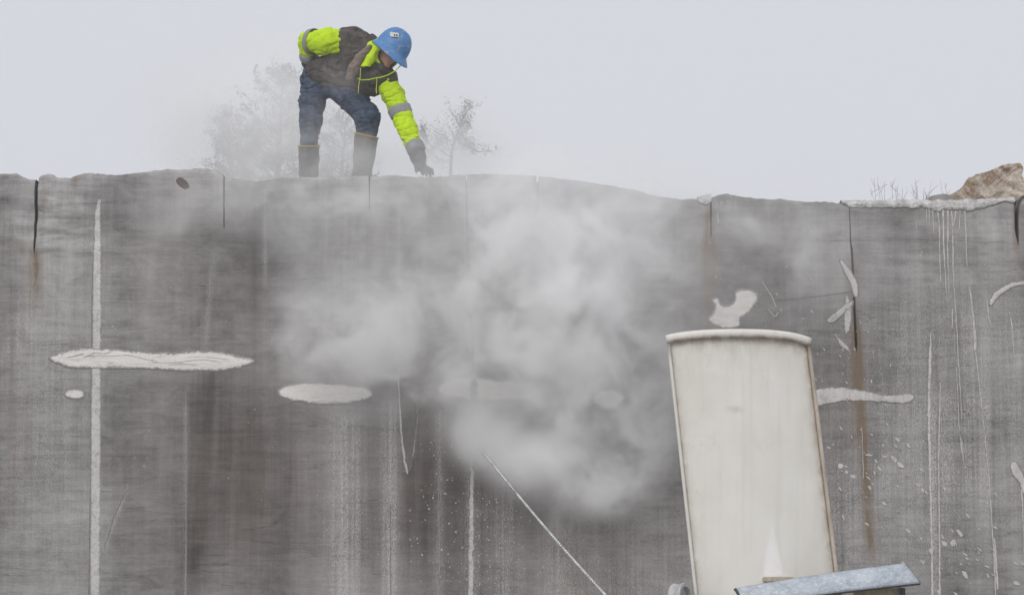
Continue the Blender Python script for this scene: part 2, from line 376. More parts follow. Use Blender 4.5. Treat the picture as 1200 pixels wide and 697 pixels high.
def build_block(L, R):
    xl0, xr0 = float(L[0](np.array(3.0))), float(R[0](np.array(3.0)))
    step = 0.018 if xl0 > -5 and xr0 < 5 else 0.05
    nc = max(4, int((xr0-xl0)/step)); nr = 200
    u = np.linspace(0, 1, nc)
    # row parameter: front rows, then over the edge, then the top
    rows = []
    zfrac = np.concatenate([np.linspace(-0.02, 0.2, 20)[:-1], np.linspace(0.2, 1, nr)])
    V = []
    rim = 0.035
    for v in zfrac:
        zc = v*TOPZ
        x0, x1 = float(L[0](zc)+L[1](zc)/2), float(R[0](zc)-R[1](zc)/2)
        x = x0+(x1-x0)*u
        zt = ztop(x)-rim*(0.5+fbm(x*12, 0, 0, 2, 9))
        z = v*zt
        y = -front_disp(x, z)
        V.append(np.stack([x, y, z], -1))
    zc = TOPZ; x0, x1 = float(L[0](zc)+L[1](zc)/2), float(R[0](zc)-R[1](zc)/2); x = x0+(x1-x0)*u
    zt = ztop(x); rr = rim*(0.5+fbm(x*12, 0, 0, 2, 9))
    for a in (30, 60, 90):
        a = math.radians(a)
        rr2 = rr*(0.8+.5*vnoise(x*20, a*3, 0, 14))
        V.append(np.stack([x, rr2*(1-math.cos(a))-front_disp(x, zt), zt-rr+rr*math.sin(a)], -1))
    for yy in (0.10, 0.22, 0.4, 0.7, 1.2, 1.9, 2.6):
        flat = min(1, yy/0.4)
        V.append(np.stack([x, 0*x+yy, (zt*(1-flat)+flat*np.minimum(zt, TOPZ-.01))-0.02*flat+0.03*(fbm(x*4, yy*4, 0, 3, 15)-.5)*flat], -1))
    V = np.array(V); nrw = len(V)
    # side columns reaching back inside the cuts
    left = V[:, :1].copy(); right = V[:, -1:].copy()
    left[..., 1] = np.maximum(left[..., 1], 0.8); right[..., 1] = np.maximum(right[..., 1], 0.8)
    left[-7:, :, 2] -= .6; right[-7:, :, 2] -= .6
    V = np.concatenate([left, V[:, :1], V, V[:, -1:], right], 1); ncc = V.shape[1]
    idx = np.arange(nrw*ncc).reshape(nrw, ncc)
    F = np.stack([idx[:-1, :-1], idx[:-1, 1:], idx[1:, 1:], idx[1:, :-1]], -1)
    F = np.concatenate([F[:, :1], F[:, 2:-2], F[:, -1:]], 1); nf = F.shape[1]; F = F.reshape(-1, 4)
    V = V.reshape(-1, 3)
    o = obj('stone_block', V, F.tolist(), M_STONE, wall)
    w, r, p = stain(V[:, 0], V[:, 2])
    ca = o.data.color_attributes.new('stain', 'FLOAT_COLOR', 'POINT')
    ca.data.foreach_set('color', np.stack([w, r, p, np.ones_like(w)], -1).ravel().astype(np.float32))
    sm = np.ones(len(F), bool).reshape(nrw-1, nf); sm[:, 0] = sm[:, -1] = False
    o.data.polygons.foreach_set('use_smooth', sm.ravel())
    return o
for i in range(len(edges)-1): build_block(edges[i], edges[i+1])

xs_ = np.arange(-9, 9.001, .04); ztc = ztop(xs_)
cz = .6*ztc+.4*np.minimum(ztc, TOPZ-.01)-.03
V = np.concatenate([np.stack([xs_, 0*xs_+.15, 0*xs_-.05], -1), np.stack([xs_, 0*xs_+.15, cz], -1), np.stack([xs_, 0*xs_+.6, np.minimum(cz, TOPZ-.08)], -1), np.stack([xs_, 0*xs_+2.6, 0*cz+TOPZ-.2], -1)])
nx_ = len(xs_)
obj('rock_core', V, [(j*nx_+i, j*nx_+i+1, (j+1)*nx_+i+1, (j+1)*nx_+i) for j in range(3) for i in range(nx_-1)], M_STONE, wall)
def smooth_closed(pts, n=90, jit=1.0, seed=0):
    P = np.array(pts, float); m = len(P); out = []
    per = max(3, n//m)
    for i in range(m):                              # Catmull-Rom
        p0, p1, p2, p3 = P[i-1], P[i], P[(i+1) % m], P[(i+2) % m]
        for k in range(per):
            t = k/per
            out.append(.5*((2*p1)+(-p0+p2)*t+(2*p0-5*p1+4*p2-p3)*t*t+(-p0+3*p1-3*p2+p3)*t**3))
    out = np.array(out)
    r = np.random.default_rng(seed); j = r.normal(0, jit, out.shape); j = (j+np.roll(j, 1, 0)+np.roll(j, -1, 0))/2
    return out+j*.5
def patch(name, pts, mat, y=-0.006, jit=1.0, seed=0, n=90, inset=1.9, parent=None):
    """a low, ragged-rimmed crust on the wall face; its rim dips under the stone where the outline ends"""
    P = smooth_closed(pts, max(n, 60), 0, seed); g = 1.3 if inset >= 1.9 else .8
    xs = np.arange(P[:, 0].min()-4, P[:, 0].max()+4, g); ys = np.arange(P[:, 1].min()-4, P[:, 1].max()+4, g)
    X, Y = np.meshgrid(xs, ys); A, B = P, np.roll(P, -1, 0); d = np.full(X.shape, 1e9); ins = np.zeros(X.shape, bool)
    for (ax, ay), (bx, by) in zip(A, B):
        ex, ey = bx-ax, by-ay; t = np.clip(((X-ax)*ex+(Y-ay)*ey)/(ex*ex+ey*ey+1e-9), 0, 1)
        d = np.minimum(d, np.hypot(X-ax-t*ex, Y-ay-t*ey))
        if abs(ey) > 1e-9: ins ^= ((ay > Y) != (by > Y)) & (X < ex*(Y-ay)/ey+ax)
    sd = np.where(ins, d, -d)+.8+jit*(2.4*(fbm(X/7, Y/7, 0, 3, 200+seed)-.5)+1.8*(vnoise(X/1.7, Y/1.7, 0, 300+seed)-.5))
    w = 2.2 if inset >= 1.9 else 1.0
    y -= .0008*(seed % 5)
    H = np.where(sd > 0, y*(1-np.exp(-sd/w))+.0018*(fbm(X/6, Y/4, 0, 3, 400+seed)-.5)*np.clip(sd/w, 0, 1), .004*np.clip(-sd/1.2, 0, 1)+.0005)
    keep = sd > 0; idx = np.arange(X.size).reshape(X.shape)
    m = keep[:-1, :-1] | keep[1:, :-1] | keep[:-1, 1:] | keep[1:, 1:]
    F = np.stack([idx[:-1, :-1], idx[1:, :-1], idx[1:, 1:], idx[:-1, 1:]], -1)[m]
    used = np.unique(F); lut = np.full(X.size, -1); lut[used] = np.arange(len(used))
    xf, yf, hf2, sf = X.ravel()[used], Y.ravel()[used], H.ravel()[used], sd.ravel()[used]
    dx, dz = (xf-600)/FPX, (348.5-yf)/FPX
    D3 = FWD[None]+np.outer(dx, [1, 0, 0])+np.outer(dz, UPV); W3 = CAM[None]+D3*((0-CAM[1])/D3[:, 1])[:, None]
    W3[:, 1] = hf2-front_disp(W3[:, 0], W3[:, 2])
    o = obj(name, W3, lut[F].tolist(), mat, parent or wall, smooth=True)
    coat(o, np.clip(sf/(2.2*w), 0, 1)*(1.1 if inset >= 1.9 else .95)); return o
def lens(x0, x1, y0, y1, cy0=None, cy1=None, bul=0.0):
    cy0 = (y0+y1)/2 if cy0 is None else cy0; cy1 = cy0 if cy1 is None else cy1
    return [(x0, cy0-.12*(y1-y0)), (x0+.03*(x1-x0), y0+.25*(y1-y0)), (x0+.10*(x1-x0), y0+.12*(y1-y0)), (x0+.25*(x1-x0), y0), (x0+.5*(x1-x0), y0+bul*(y1-y0)), (x0+.78*(x1-x0), y0+.10*(y1-y0)), (x0+.93*(x1-x0), y0+.22*(y1-y0)), (x0+.985*(x1-x0), y0+.38*(y1-y0)), (x1, cy1+.05*(y1-y0)),
            (x0+.93*(x1-x0), y1-.22*(y1-y0)), (x0+.75*(x1-x0), y1-.05*(y1-y0)), (x0+.5*(x1-x0), y1), (x0+.22*(x1-x0), y1-.12*(y1-y0)), (x0+.06*(x1-x0), y1-.3*(y1-y0))]
def lbl(o, s): o['label'] = s; return o
lbl(patch('pale_lens', [(57, 420), (70, 413), (95, 408), (125, 408), (160, 411), (200, 413), (235, 411), (262, 413), (285, 418), (298, 423), (285, 430), (262, 434), (220, 435), (180, 433), (140, 432), (100, 432), (75, 429)], M_LENS, jit=.7, n=150, y=-.010), 'long pale lens crossing the vertical stripe')
VEINS = [[(78, 419, .8), (90, 416.5, 3), (97, 414.5, 1)], [(98, 419, .6), (112, 413, 1.6), (122, 414.5, 1.2), (130, 412, .6)], [(104, 417, .6), (116, 416.5, 1.8), (130, 417, 1.3), (150, 416, 1.2), (168, 420, 1.2), (186, 425, 1.6), (205, 425, .9), (222, 422.5, 1.5), (240, 421, .9), (258, 424.5, .6)], [(196, 427.5, .5), (215, 426.5, 1.3), (232, 427, .6)], [(240, 418, .5), (255, 419.5, .9), (268, 421, .5)]]
patch('pale_lens', lens(325, 438, 448, 474, 462, 462), M_LENS, jit=.6, seed=2)
patch('pale_lens', [(512, 455), (522, 446), (538, 442), (552.2, 441.2), (552.6, 450), (553, 460), (553.2, 468.6), (538, 467), (520, 464)], M_LENS, jit=.4, seed=3)
patch('pale_lens', [(557, 441.2), (580, 444), (610, 446), (630, 453), (634, 461), (615, 468), (580, 470), (558, 469), (557.6, 460), (557.3, 450)], M_LENS, jit=.4, seed=33)
patch('pale_lens', [(693, 466), (702, 458), (716, 456), (729, 461), (732, 468), (724, 477), (710, 480), (698, 475)], M_LENS, jit=.5, seed=4)
patch('pale_lens', [(75, 461), (81, 456), (90, 455), (98, 457), (100, 462), (96, 467), (86, 468), (78, 466)], M_LENS, jit=.3, seed=5, n=40)
lbl(patch('pale_patch', [(829, 374), (835, 366), (837.5, 359), (834, 351), (841, 349), (846, 356), (854, 357.5), (860, 352), (862, 341), (873, 338), (888, 344), (887, 355), (878, 366), (868.5, 374), (866, 383), (850, 385.5), (836, 381)], M_LENS, jit=.6, seed=6, n=130), 'pale irregular patch above the white machine panel')
patch('slurry_smear', [(930, 463), (958, 456), (985, 454), (1010, 458), (1040, 463), (1063, 461), (1071, 466), (1060, 472), (1035, 471), (1010, 469), (985, 470), (962, 475), (935, 482)], M_DRIP, jit=.8, seed=7, n=110, inset=1.5)
patch('slurry_smear', [(984, 304), (991, 309), (999, 320), (1005, 334), (1005, 348), (1000, 345), (997, 333), (990, 321), (986, 311)], M_DRIP, jit=.6, seed=8, n=60, inset=1.1)
patch('slurry_smear', [(969, 375), (980, 365), (992, 356), (999, 353), (998, 359), (988, 368), (976, 378)], M_DRIP, jit=.5, seed=9, n=50, inset=1.1)
patch('slurry_smear', [(991, 346), (996, 352), (998, 366), (996, 384), (991, 392), (989, 376), (990, 360)], M_STRIPE, jit=.5, seed=10, n=50, inset=1.1)
patch('slurry_smear', [(979, 394), (985, 397), (992, 405), (996, 412), (989, 408), (983, 402)], M_DRIP, jit=.4, seed=11, n=40, inset=1.1)
patch('slurry_smear', [(1159, 354), (1164, 345), (1174, 337), (1186, 331), (1204, 329), (1206, 333), (1190, 336), (1178, 342), (1168, 350), (1162, 358)], M_DRIP, jit=.6, seed=12, n=60, inset=1.1)
patch('slurry_smear', [(1184, 545), (1190, 540), (1196, 550), (1203, 566), (1206, 590), (1200, 580), (1194, 565), (1187, 556)], M_DRIP, jit=.6, seed=13, n=60, inset=1.1)
M_FILM = mat_slurry('thin_slurry_film', (0.34, 0.325, 0.315), .7, 24, True)
M_LEAFFILM = mat_slurry('damp_slurry_film', (0.185, 0.172, 0.163), .75, 24, True)
patch('slurry_smear', [(468, 440), (478, 455), (489, 478), (488.5, 500), (484, 535), (478, 553), (473, 540), (470, 505)], M_LEAFFILM, y=-.003, jit=.6, seed=14, n=70, inset=1.1)
lbl(patch('knot', [(207, 211), (212, 209), (218, 213), (221, 219), (216, 221), (210, 217)], M_KNOT, jit=.3, seed=15, n=36, inset=1.1), 'small dark brown knot near the top edge')

def ribbon(name, pts, mat, h=0.006, parent=None, jit=.25, seed=0, dens=6):
    """a low ridge along (px, py, width px) points on the wall face"""
    r = np.random.default_rng(seed); P = np.array(pts, float)
    L = np.concatenate([[0], np.cumsum(np.hypot(np.diff(P[:, 0]), np.diff(P[:, 1])))]); n = max(3, int(L[-1]/dens))
    s = np.linspace(0, L[-1], n); X = np.interp(s, L, P[:, 0])+r.normal(0, jit, n); Yp = np.interp(s, L, P[:, 1]); Wd = np.interp(s, L, P[:, 2])*(1+r.normal(0, .12 if len(pts) < 7 else .03, n))
    V, F = [], []
    for a, b, w in zip(X, Yp, Wd):
        for q, yy in ((-w*.56, 0.003), (-w*.3, -h), (w*.3, -h), (w*.56, 0.003)):
            p = at(a+q, b); V.append((p[0], yy-float(front_disp(np.array(p[0]), np.array(p[2]))), p[2]))
    for i in range(n-1):
        for k in range(3): F.append((i*4+k, (i+1)*4+k, (i+1)*4+k+1, i*4+k+1))
    F += [(0, 1, 2, 3), ((n-1)*4+3, (n-1)*4+2, (n-1)*4+1, (n-1)*4)]
    o = obj(name, V, F, mat, parent or wall, smooth=False); coat(o, [.1, .86, .86, .1]*n); return o
lbl(ribbon('slurry_stripe', [(116.5, 234, 4), (114.5, 250, 7), (114, 300, 10.5), (113.5, 400, 12), (112.5, 500, 13), (112, 600, 13), (111, 760, 13)], M_STRIPE, .004, jit=.05, seed=1), 'broad pale vertical stripe')
lbl(ribbon('slurry_stripe', [(553, 536, 2), (553, 560, 5), (552.5, 620, 6), (552, 700, 7), (552, 760, 7)], M_STRIPE, .004, jit=.5, seed=2, dens=4), 'narrow pale stripe below the saw cut')
ribbon('slurry_drip', [(218, 460, 1.0), (218, 560, 1.4), (218, 760, 1.6)], M_FILM, .002, jit=.1, seed=3)
for k, (pts) in enumerate([
    [(1086, 245, 1.5), (1086, 262, 1.0)], [(1089, 245, 1.6), (1089, 264, 1.0)], [(1093, 245, 1.6), (1094, 274, 1.0)],
    [(1098, 246, 2.2), (1101, 262, 1.8), (1101, 300, 1.6), (1102.5, 330, 1.2)], [(1105, 246, 2.6), (1106, 290, 2.2), (1109, 344, 1.5)], [(1111, 246, 2.6), (1110.5, 290, 2), (1112, 343, 1.5)],
    [(1120, 247, 2.4), (1116.5, 270, 2), (1117, 320, 1.8), (1120, 365, 1.6), (1123, 420, 1.4), (1127, 490, 1.4)], [(1115, 247, 2), (1117, 268, 1.5)], [(1125, 245, 2), (1124, 268, 1.2)], [(1130, 244, 2.4), (1132, 270, 1.8), (1133, 312, 1.2)],
    [(1116, 362, 2.4), (1116, 385, 1)], [(1136, 335, 1), (1138, 350, 2.5), (1141, 375, 3.4), (1143, 400, 4.4), (1142, 411, 3)], [(1143, 410, 1.5), (1147, 445, 1.6), (1153, 500, 1.5), (1159, 560, 1.6), (1164, 640, 1.8), (1168, 720, 1.8)],
    [(1157, 352, 1.4), (1158, 368, 2), (1162, 384, 1.3)], [(1183, 365, 1.2), (1186, 385, 2.2), (1188, 415, 1)], [(1091, 388, 1.5), (1090, 420, 4), (1089, 450, 4.5), (1089, 500, 4), (1090, 560, 3), (1092, 640, 3), (1094, 760, 3)],
    [(1102, 448, 1.5), (1101, 480, 2.5), (1100, 560, 2), (1101, 640, 2.6), (1101, 760, 2.6)], [(1125, 505, 1.5), (1126, 520, 3), (1130, 545, 1.2)], [(1121, 430, 1), (1124, 500, 1.4), (1130, 530, .9)], [(1165, 630, 2), (1167, 655, 4), (1169, 690, 2.4)],
    [(1197, 560, 2), (1199, 620, 1.6), (1202, 700, 1.5)], [(1010, 500, .8), (1012, 560, 1)], [(514, 560, 1), (515, 640, 2.2), (514, 760, 2)], [(457, 590, 1.2), (458, 760, 2)], [(147, 575, 1), (135, 600, 1.6), (122, 640, 2)],
    [(1074, 258, 1), (1074, 268, 1.2)], [(893, 330, 1), (905, 348, 2), (910, 360, 1.2)], [(900, 362, 1), (908, 372, 2.4), (912, 366, 1.4)], [(840, 250, 1.4), (842, 262, 1)], [(1000, 341, .8), (960, 347, .8), (905, 352, .7)]]):
    ribbon('slurry_drip', pts, M_FILM if k in (22, 23, 24, 29) else M_DRIP, .005, jit=.22, seed=40+k, dens=5)

ribbon('slurry_drip', [(489, 478, .8), (487, 505, 1.8), (484, 535, 1.2)], M_STRIPE, .005, jit=.4, seed=77)
ribbon('slurry_drip', [(467, 440, 1.5), (468.5, 480, 2.4), (471, 515, 3.4), (475, 540, 5), (477.5, 555, 1.5)], M_STRIPE, .006, jit=.25, seed=78, dens=3)
M_VEIN = mat_slurry('dark_vein', (0.20, 0.19, 0.185), .6, 20)
for k, pts in enumerate(VEINS): ribbon('vein', pts, M_VEIN, .0135, jit=.5, seed=90+k, dens=2.5)
# pale crust of dried slurry over the edge on the right
def crust(x0, x1, top, bot, seed):
    n = int((x1-x0)/2.5); xs = np.linspace(x0, x1, n); V, F = [], []
    r = np.random.default_rng(seed)
    lo = np.interp(xs, *zip(*bot))+6*(fbm(xs/9, 0, 0, 3, seed)-.5)+r.normal(0, .5, n)
    m = 7
    for i, xq in enumerate(xs):
        b = at(xq, lo[i]); zt = float(ztop(np.array(b[0])))+.014+.01*vnoise(xq/5, 0, 0, seed)
        for k in range(m):
            t = k/(m-1); z = b[2]+(zt-b[2])*t
            bulge = 0.0 if k == 0 else .005+.012*float(fbm(xq/7, t*6, 0, 4, seed+3))*math.sin(math.pi*min(1, t*1.05))
            V.append((b[0], (0.004 if k == 0 else -bulge)-float(front_disp(np.array(b[0]), np.array(z))), z))
        V.append((b[0], 0.06, zt+.006)); V.append((b[0], 0.5, zt-.05))
    mm = m+2
    for i in range(n-1):
        for k in range(mm-1): F.append((i*mm+k, (i+1)*mm+k, (i+1)*mm+k+1, i*mm+k+1))
    o = obj('slurry_crust', V, F, M_CRUST, wall)
    coat(o, ([.0, .45, .75, .8, .85, .9, .9, .9, .9])*n); return o
crust(986, 1189, None, [(986, 240), (1000, 243), (1020, 245), (1050, 244.5), (1080, 246), (1100, 249), (1125, 249), (1145, 247), (1160, 242), (1175, 239), (1189, 236.5)], 5)
crust(818, 834, None, [(818, 236), (826, 242), (834, 237)], 6)

# splashes of slurry too small to pick apart
def splatter():
    r = np.random.default_rng(3); V, F = [], []
    def fleck(px, py, l, w, ang):
        n = 7; b = len(V); ph = r.uniform(0, 6.28)
        hh = r.uniform(.002, .008)
        for ring, yy, sc in ((0, .003, 1.0), (1, -hh, .7)):
            for k in range(n):
                q = 2*math.pi*k/n; a = l*math.cos(q)*sc*(1+.3*math.sin(3*q+ph)); c = w*math.sin(q)*sc
                p = at(px+a*math.cos(ang)-c*math.sin(ang), py+a*math.sin(ang)+c*math.cos(ang))
                V.append((p[0], yy-float(front_disp(np.array(p[0]), np.array(p[2]))), p[2]))
        for k in range(n): F.append((b+k, b+(k+1) % n, b+n+(k+1) % n, b+n+k))
        F.append(tuple(b+n+k for k in range(n)))
    def cloud(n, cx, cy_, sx, sy, l0, l1, a0, a1, asp=.4):
        for _ in range(n):
            l = l0+(l1-l0)*r.random()**3
            fleck(r.normal(cx, sx), r.normal(cy_, sy), l, l*asp*r.uniform(.6, 1.2), math.radians(r.uniform(a0, a1)))
    cloud(120, 1040, 545, 45, 45, .8, 4.2, 25, 70)
    cloud(60, 1075, 610, 45, 40, .8, 5.5, 25, 75)
    cloud(55, 1120, 660, 30, 25, .8, 5.0, 20, 70)
    cloud(70, 975, 410, 22, 40, .7, 3.5, 40, 90)
    cloud(45, 925, 350, 35, 22, .6, 2.6, 30, 90)
    cloud(40, 1030, 420, 25, 60, .6, 2.2, 30, 100)
    cloud(40, 1140, 330, 40, 60, .5, 1.6, 0, 180, .7)
    cloud(90, 524, 510, 14, 40, .5, 2.0, 0, 180, .7)
    cloud(130, 520, 620, 22, 55, .5, 1.8, 0, 180, .7)
    cloud(170, 585, 610, 18, 45, .4, 1.3, 0, 180, .8)
    cloud(160, 570, 650, 10, 50, .4, 1.3, 0, 180, .8)
    cloud(40, 420, 560, 60, 60, .4, 1.1, 0, 180, .8)
    cloud(30, 60, 480, 50, 80, .4, 1.3, 0, 180, .8)
    for q in ((1018, 533, 5, 1.5, .1), (1037, 535, 4, 1.4, 0), (1000, 558, 4, 3, .3), (985, 546, 4, 4, 0), (992, 553, 3, 2.5, 0), (1052, 515, 4, 2, .7), (1055, 545, 6, 3, .6), (1125, 625, 7, 2.6, .9), (1117, 636, 4, 5, .2), (1107, 637, 5, 3, .6), (1131, 673, 7, 3, 1.0), (1048, 538, 6, 3, .9), (1191, 683, 5, 3, .4)):
        fleck(*q)
    o = obj('splatter', V, F, M_DRIP, wall); coat(o, ([.35]*7+[.95]*7)*(len(V)//14)); o['kind'] = 'stuff'; return o
splatter()

# ------------------------------------------------------------------ boulder, rock, hose on the bench
def rock_mesh(name, hull, mat, parent=None, amp=.03, sub=4, freq=4, seed=0):
    bm = bmesh.new()
    for p in hull: bm.verts.new(tuple(map(float, p)))
    r = bmesh.ops.convex_hull(bm, input=bm.verts[:])
    bmesh.ops.delete(bm, geom=[g for g in r['geom_interior'] if isinstance(g, bmesh.types.BMVert)], context='VERTS')
    bmesh.ops.triangulate(bm, faces=bm.faces[:])
    for _ in range(sub): bmesh.ops.subdivide_edges(bm, edges=bm.edges[:], cuts=1, use_grid_fill=True)
    bm.normal_update()
    co = np.array([v.co[:] for v in bm.verts]); no = np.array([v.normal[:] for v in bm.verts])
    # layered fracture along a dipping direction
    lay = co[:, 0]*.62-co[:, 2]*.78
    d = amp*(fbm(co[:, 0]*freq, co[:, 1]*freq, co[:, 2]*freq, 4, seed)-.5)*2+amp*.8*(np.floor(fbm(lay*7, co[:, 1]*1.5, (co[:, 0]+co[:, 2])*1.2, 3, seed+5)*6)/6-.5)
    co = co+no*d[:, None]
    for v, c in zip(bm.verts, co): v.co = c
    return bmobj(name, bm, mat, parent)
def mat_boulder():
    t = NT('tan_boulder')
    rot = t.n('ShaderNodeMapping'); rot.inputs['Rotation'].default_value = (0, math.radians(-38), 0)
    tc = t.n('ShaderNodeTexCoord'); t.l(tc.outputs['Object'], rot.inputs['Vector'])
    sc = t.n('ShaderNodeMapping'); sc.inputs['Scale'].default_value = (3.5, 4, 11); t.l(rot.outputs[0], sc.inputs['Vector'])
    n1 = t.n('ShaderNodeTexNoise'); n1.inputs['Scale'].default_value = 1; n1.inputs['Detail'].default_value = 6; n1.inputs['Roughness'].default_value = .65; n1.inputs['Distortion'].default_value = .5; t.l(sc.outputs[0], n1.inputs['Vector'])
    b = t.noise((5, 5, 5), 5, .65, .4); c = t.noise((40, 40, 40), 3, .7)
    col = t.mix(t.ramp(n1.outputs['Fac'], (.40, 0), (.60, 1)), (0.27, 0.185, 0.12), (0.62, 0.55, 0.47))
    col = t.mix(t.ramp(b, (.50, 0), (.64, .55)), col, (0.46, 0.42, 0.37))
    col = t.mix(t.ramp(c, (.35, .4), (.6, 0)), col, (0.13, 0.09, 0.065))
    t.bump(t.math('ADD', n1.outputs['Fac'], t.math('MULTIPLY', c, .5)), .7, .03)
    return t.done(col, .9, spec=.2)
M_BOULDER = mat_boulder()
BY = 1.6
hull = []
for (a, b) in ((1096, 240), (1118, 223), (1142, 205), (1156, 200), (1180, 196.5), (1193, 194.5), (1197, 215), (1199, 240)):
    for yy in (BY-.12, BY+.6):
        p = at(a+(4 if yy > BY else 0), b, BY); hull.append((p[0]+(.05 if yy > BY else 0), yy, p[2]-(.02 if yy > BY else 0)))
for a in (1100, 1150, 1200):
    for yy in (BY-.25, BY+.7):
        p = at(a, 240, BY); hull.append((p[0], yy, TOPZ-.42))
M_ROCK = mat_slurry('grey_rock', (0.30, 0.285, 0.265), 0.55, 8)
tag(rock_mesh('boulder', hull, M_BOULDER, amp=.055, sub=5, freq=9, seed=2), 'tan streaked wedge-shaped boulder standing on the wall top', 'boulder')
hull = [(at(a, b, 1.35)[0], yy, at(a, b, 1.35)[2]) for a, b in ((1078, 238), (1090, 231), (1104, 229), (1116, 232), (1122, 238)) for yy in (1.25, 1.45)]
hull += [(at(a, 240, 1.35)[0], yy, TOPZ-.4) for a in (1075, 1124) for yy in (1.2, 1.5)]
tag(rock_mesh('rock', hull, M_ROCK, amp=.015, sub=3, seed=9), 'low grey stone at the thin end of the tan boulder', 'rock')
M_HOSE = mat_plain('dark_rubber', (0.045, 0.045, 0.05), .55)
hp = [at(1190.5, 249, -.03), at(1191, 243, -.04), at(1192.5, 237.5, -.02), at(1197, 232.5, .03), at(1203, 229, .12), at(1212, 229, .3), at(1224, 233, .7), at(1228, 238, 1.2)]
hv, hf = tube(hp, .013, 10)
tag(obj('hose', hv, hf, M_HOSE, smooth=True), 'short dark hose hooked over the wall edge at far right', 'hose')

# ------------------------------------------------------------------ wire saw machine
def mat_guard():
    t = NT('cream_guard_paint')
    a = t.noise((2.5, 2.5, 2.0), 5, .6, .3); b = t.noise((14, 14, 9), 6, .7, .4, off=3); v = t.noise((22, 22, 1.0), 4, .6, off=7)
    g = t.noise((80, 80, 80), 3, .6)
    col = t.mix(t.ramp(a, (.35, 0), (.68, 1)), (0.70, 0.682, 0.63), (0.78, 0.766, 0.72))
    col = t.mix(t.ramp(v, (.5, 0), (.75, .28)), col, (0.56, 0.54, 0.485))
    at_ = t.n('ShaderNodeAttribute'); at_.attribute_name = 'dirt'
    sp = t.n('ShaderNodeSeparateColor'); t.l(at_.outputs['Color'], sp.inputs[0])
    d = t.math('MULTIPLY', sp.outputs[0], t.ramp(b, (.28, .15), (.62, 1.25)))
    col = t.mix(t.math('MINIMUM', d, .92), col, (0.26, 0.185, 0.12))
    painted_glint = t.math('MULTIPLY', sp.outputs[1], t.ramp(t.noise((30, 30, 12), 5, .7, off=23), (.3, .6), (.6, 1.1)))
    col = t.mix(t.math('MINIMUM', painted_glint, 1.0), col, (0.86, 0.855, 0.84))  # white wedge: a reflection painted into the panel colour
    sc = t.math('MULTIPLY', t.ramp(t.math('ABSOLUTE', t.math('SUBTRACT', t.noise((5, 5, 9), 3, .5, 1.2, off=13), .5)), (0, 1), (.008, 0)), t.ramp(t.noise((2, 2, 3), 3, off=17), (.60, 0), (.68, .35)))
    col = t.mix(sc, col, (0.30, 0.24, 0.19))
    t.bump(t.math('ADD', a, t.math('MULTIPLY', g, .15)), .25, .012)
    return t.done(col, .48, spec=.4)
M_GUARD = mat_guard()
M_EDGE = mat_slurry('rusty_edge_paint', (0.60, 0.52, 0.43), 0.5, 11)
def mat_blue():
    t = NT('blue_grey_cover'); a = t.noise((7, 7, 7), 5, .7, .3); b = t.noise((30, 30, 55), 6, .8, .4)
    col = t.mix(t.ramp(a, (.35, 0), (.68, 1)), (0.27, 0.315, 0.37), (0.47, 0.51, 0.56))
    col = t.mix(t.ramp(b, (.48, 0), (.66, .75)), col, (0.66, 0.69, 0.72))
    t.bump(t.math('ADD', a, b), .4, .005); return t.done(col, .5, spec=.45)
M_BLUE = mat_blue()
M_STEEL = mat_plain('worn_steel', (0.22, 0.22, 0.22), .5, .4, .5)
M_DARK = mat_plain('dark_steel', (0.05, 0.045, 0.045), .6, .1)
M_WHEEL = mat_plain('pale_wheel', (0.48, 0.48, 0.48), .5, 0, .3)
M_YEL = mat_slurry('dirty_ochre_paint', (0.34, 0.30, 0.19), 0.35, 16)
M_WHITE = mat_plain('bright_white_paint', (0.88, 0.88, 0.875), .45, 0, .06)

MY = -5.0; MS = (MY-CAM[1])/FPX            # metres per photo pixel at the machine
mach = thing('wire_saw_machine', 'stone sawing machine with tall cream guard panel and blue-grey cover', 'machine', (at(890, 700, MY)[0], MY, 0))
def panel_pt(u, v, off=0.0, pad=0):
    xl, yl = 783+(816-783)*v, 399+(700-399)*v
    xr, yr = 945+(980-945)*v, 402+(690-402)*v
    bul = math.sin(math.pi*min(max(u, 0), 1))
    px = xl+(xr-xl)*u; py = yl+(yr-yl)*u-9*(1-v)*bul
    p = at(px, py, MY); p[1] = MY-.07*bul+off; return p
NU, NV = 80, 120
V, D, PAINTED_GLINT = [], [], []
for j in range(NV+1):
    v = -0.01+1.42*j/NV
    for i in range(NU+1):
        u = i/NU; p = panel_pt(u, v); V.append(p)
        e = max(math.exp(-(u/.035)**1.2), math.exp(-((1-u)/.04)**1.2)*.9, math.exp(-max(0, v)/.045)*1.0, (.15+.5*vnoise(u*5, 0, 0, 3))*math.exp(-max(0, v)/.10), .30*vnoise(v*7, 1, 0, 5)*math.exp(-(u/.12)**1.5), .3*vnoise(v*6, 2, 0, 6)*math.exp(-((1-u)/.1)**1.5), .5*math.exp(-((u-.40-(v-.28)*1.2)/.055)**2-((v-.29)/.012)**2), .9*math.exp(-((u-.085)/.008)**2-((v-.59)/.004)**2))
        D.append(e*.72)
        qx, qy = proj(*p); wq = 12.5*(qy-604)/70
        PAINTED_GLINT.append(float(np.clip((wq-abs(qx-904.5-.02*(qy-604)))/4+.35, 0, 1)*np.clip((qy-604)/45, 0, 1)*np.clip((675-qy)/3, 0, 1)))  # mask of the wedge-shaped reflection painted on the panel
F = [(j*(NU+1)+i, j*(NU+1)+i+1, (j+1)*(NU+1)+i+1, (j+1)*(NU+1)+i) for j in range(NV) for i in range(NU)]
b0 = len(V)
V += [(p[0], p[1]+.018, p[2]) for p in V]; D += D; PAINTED_GLINT += PAINTED_GLINT
F += [tuple(b0+q for q in f[::-1]) for f in F]
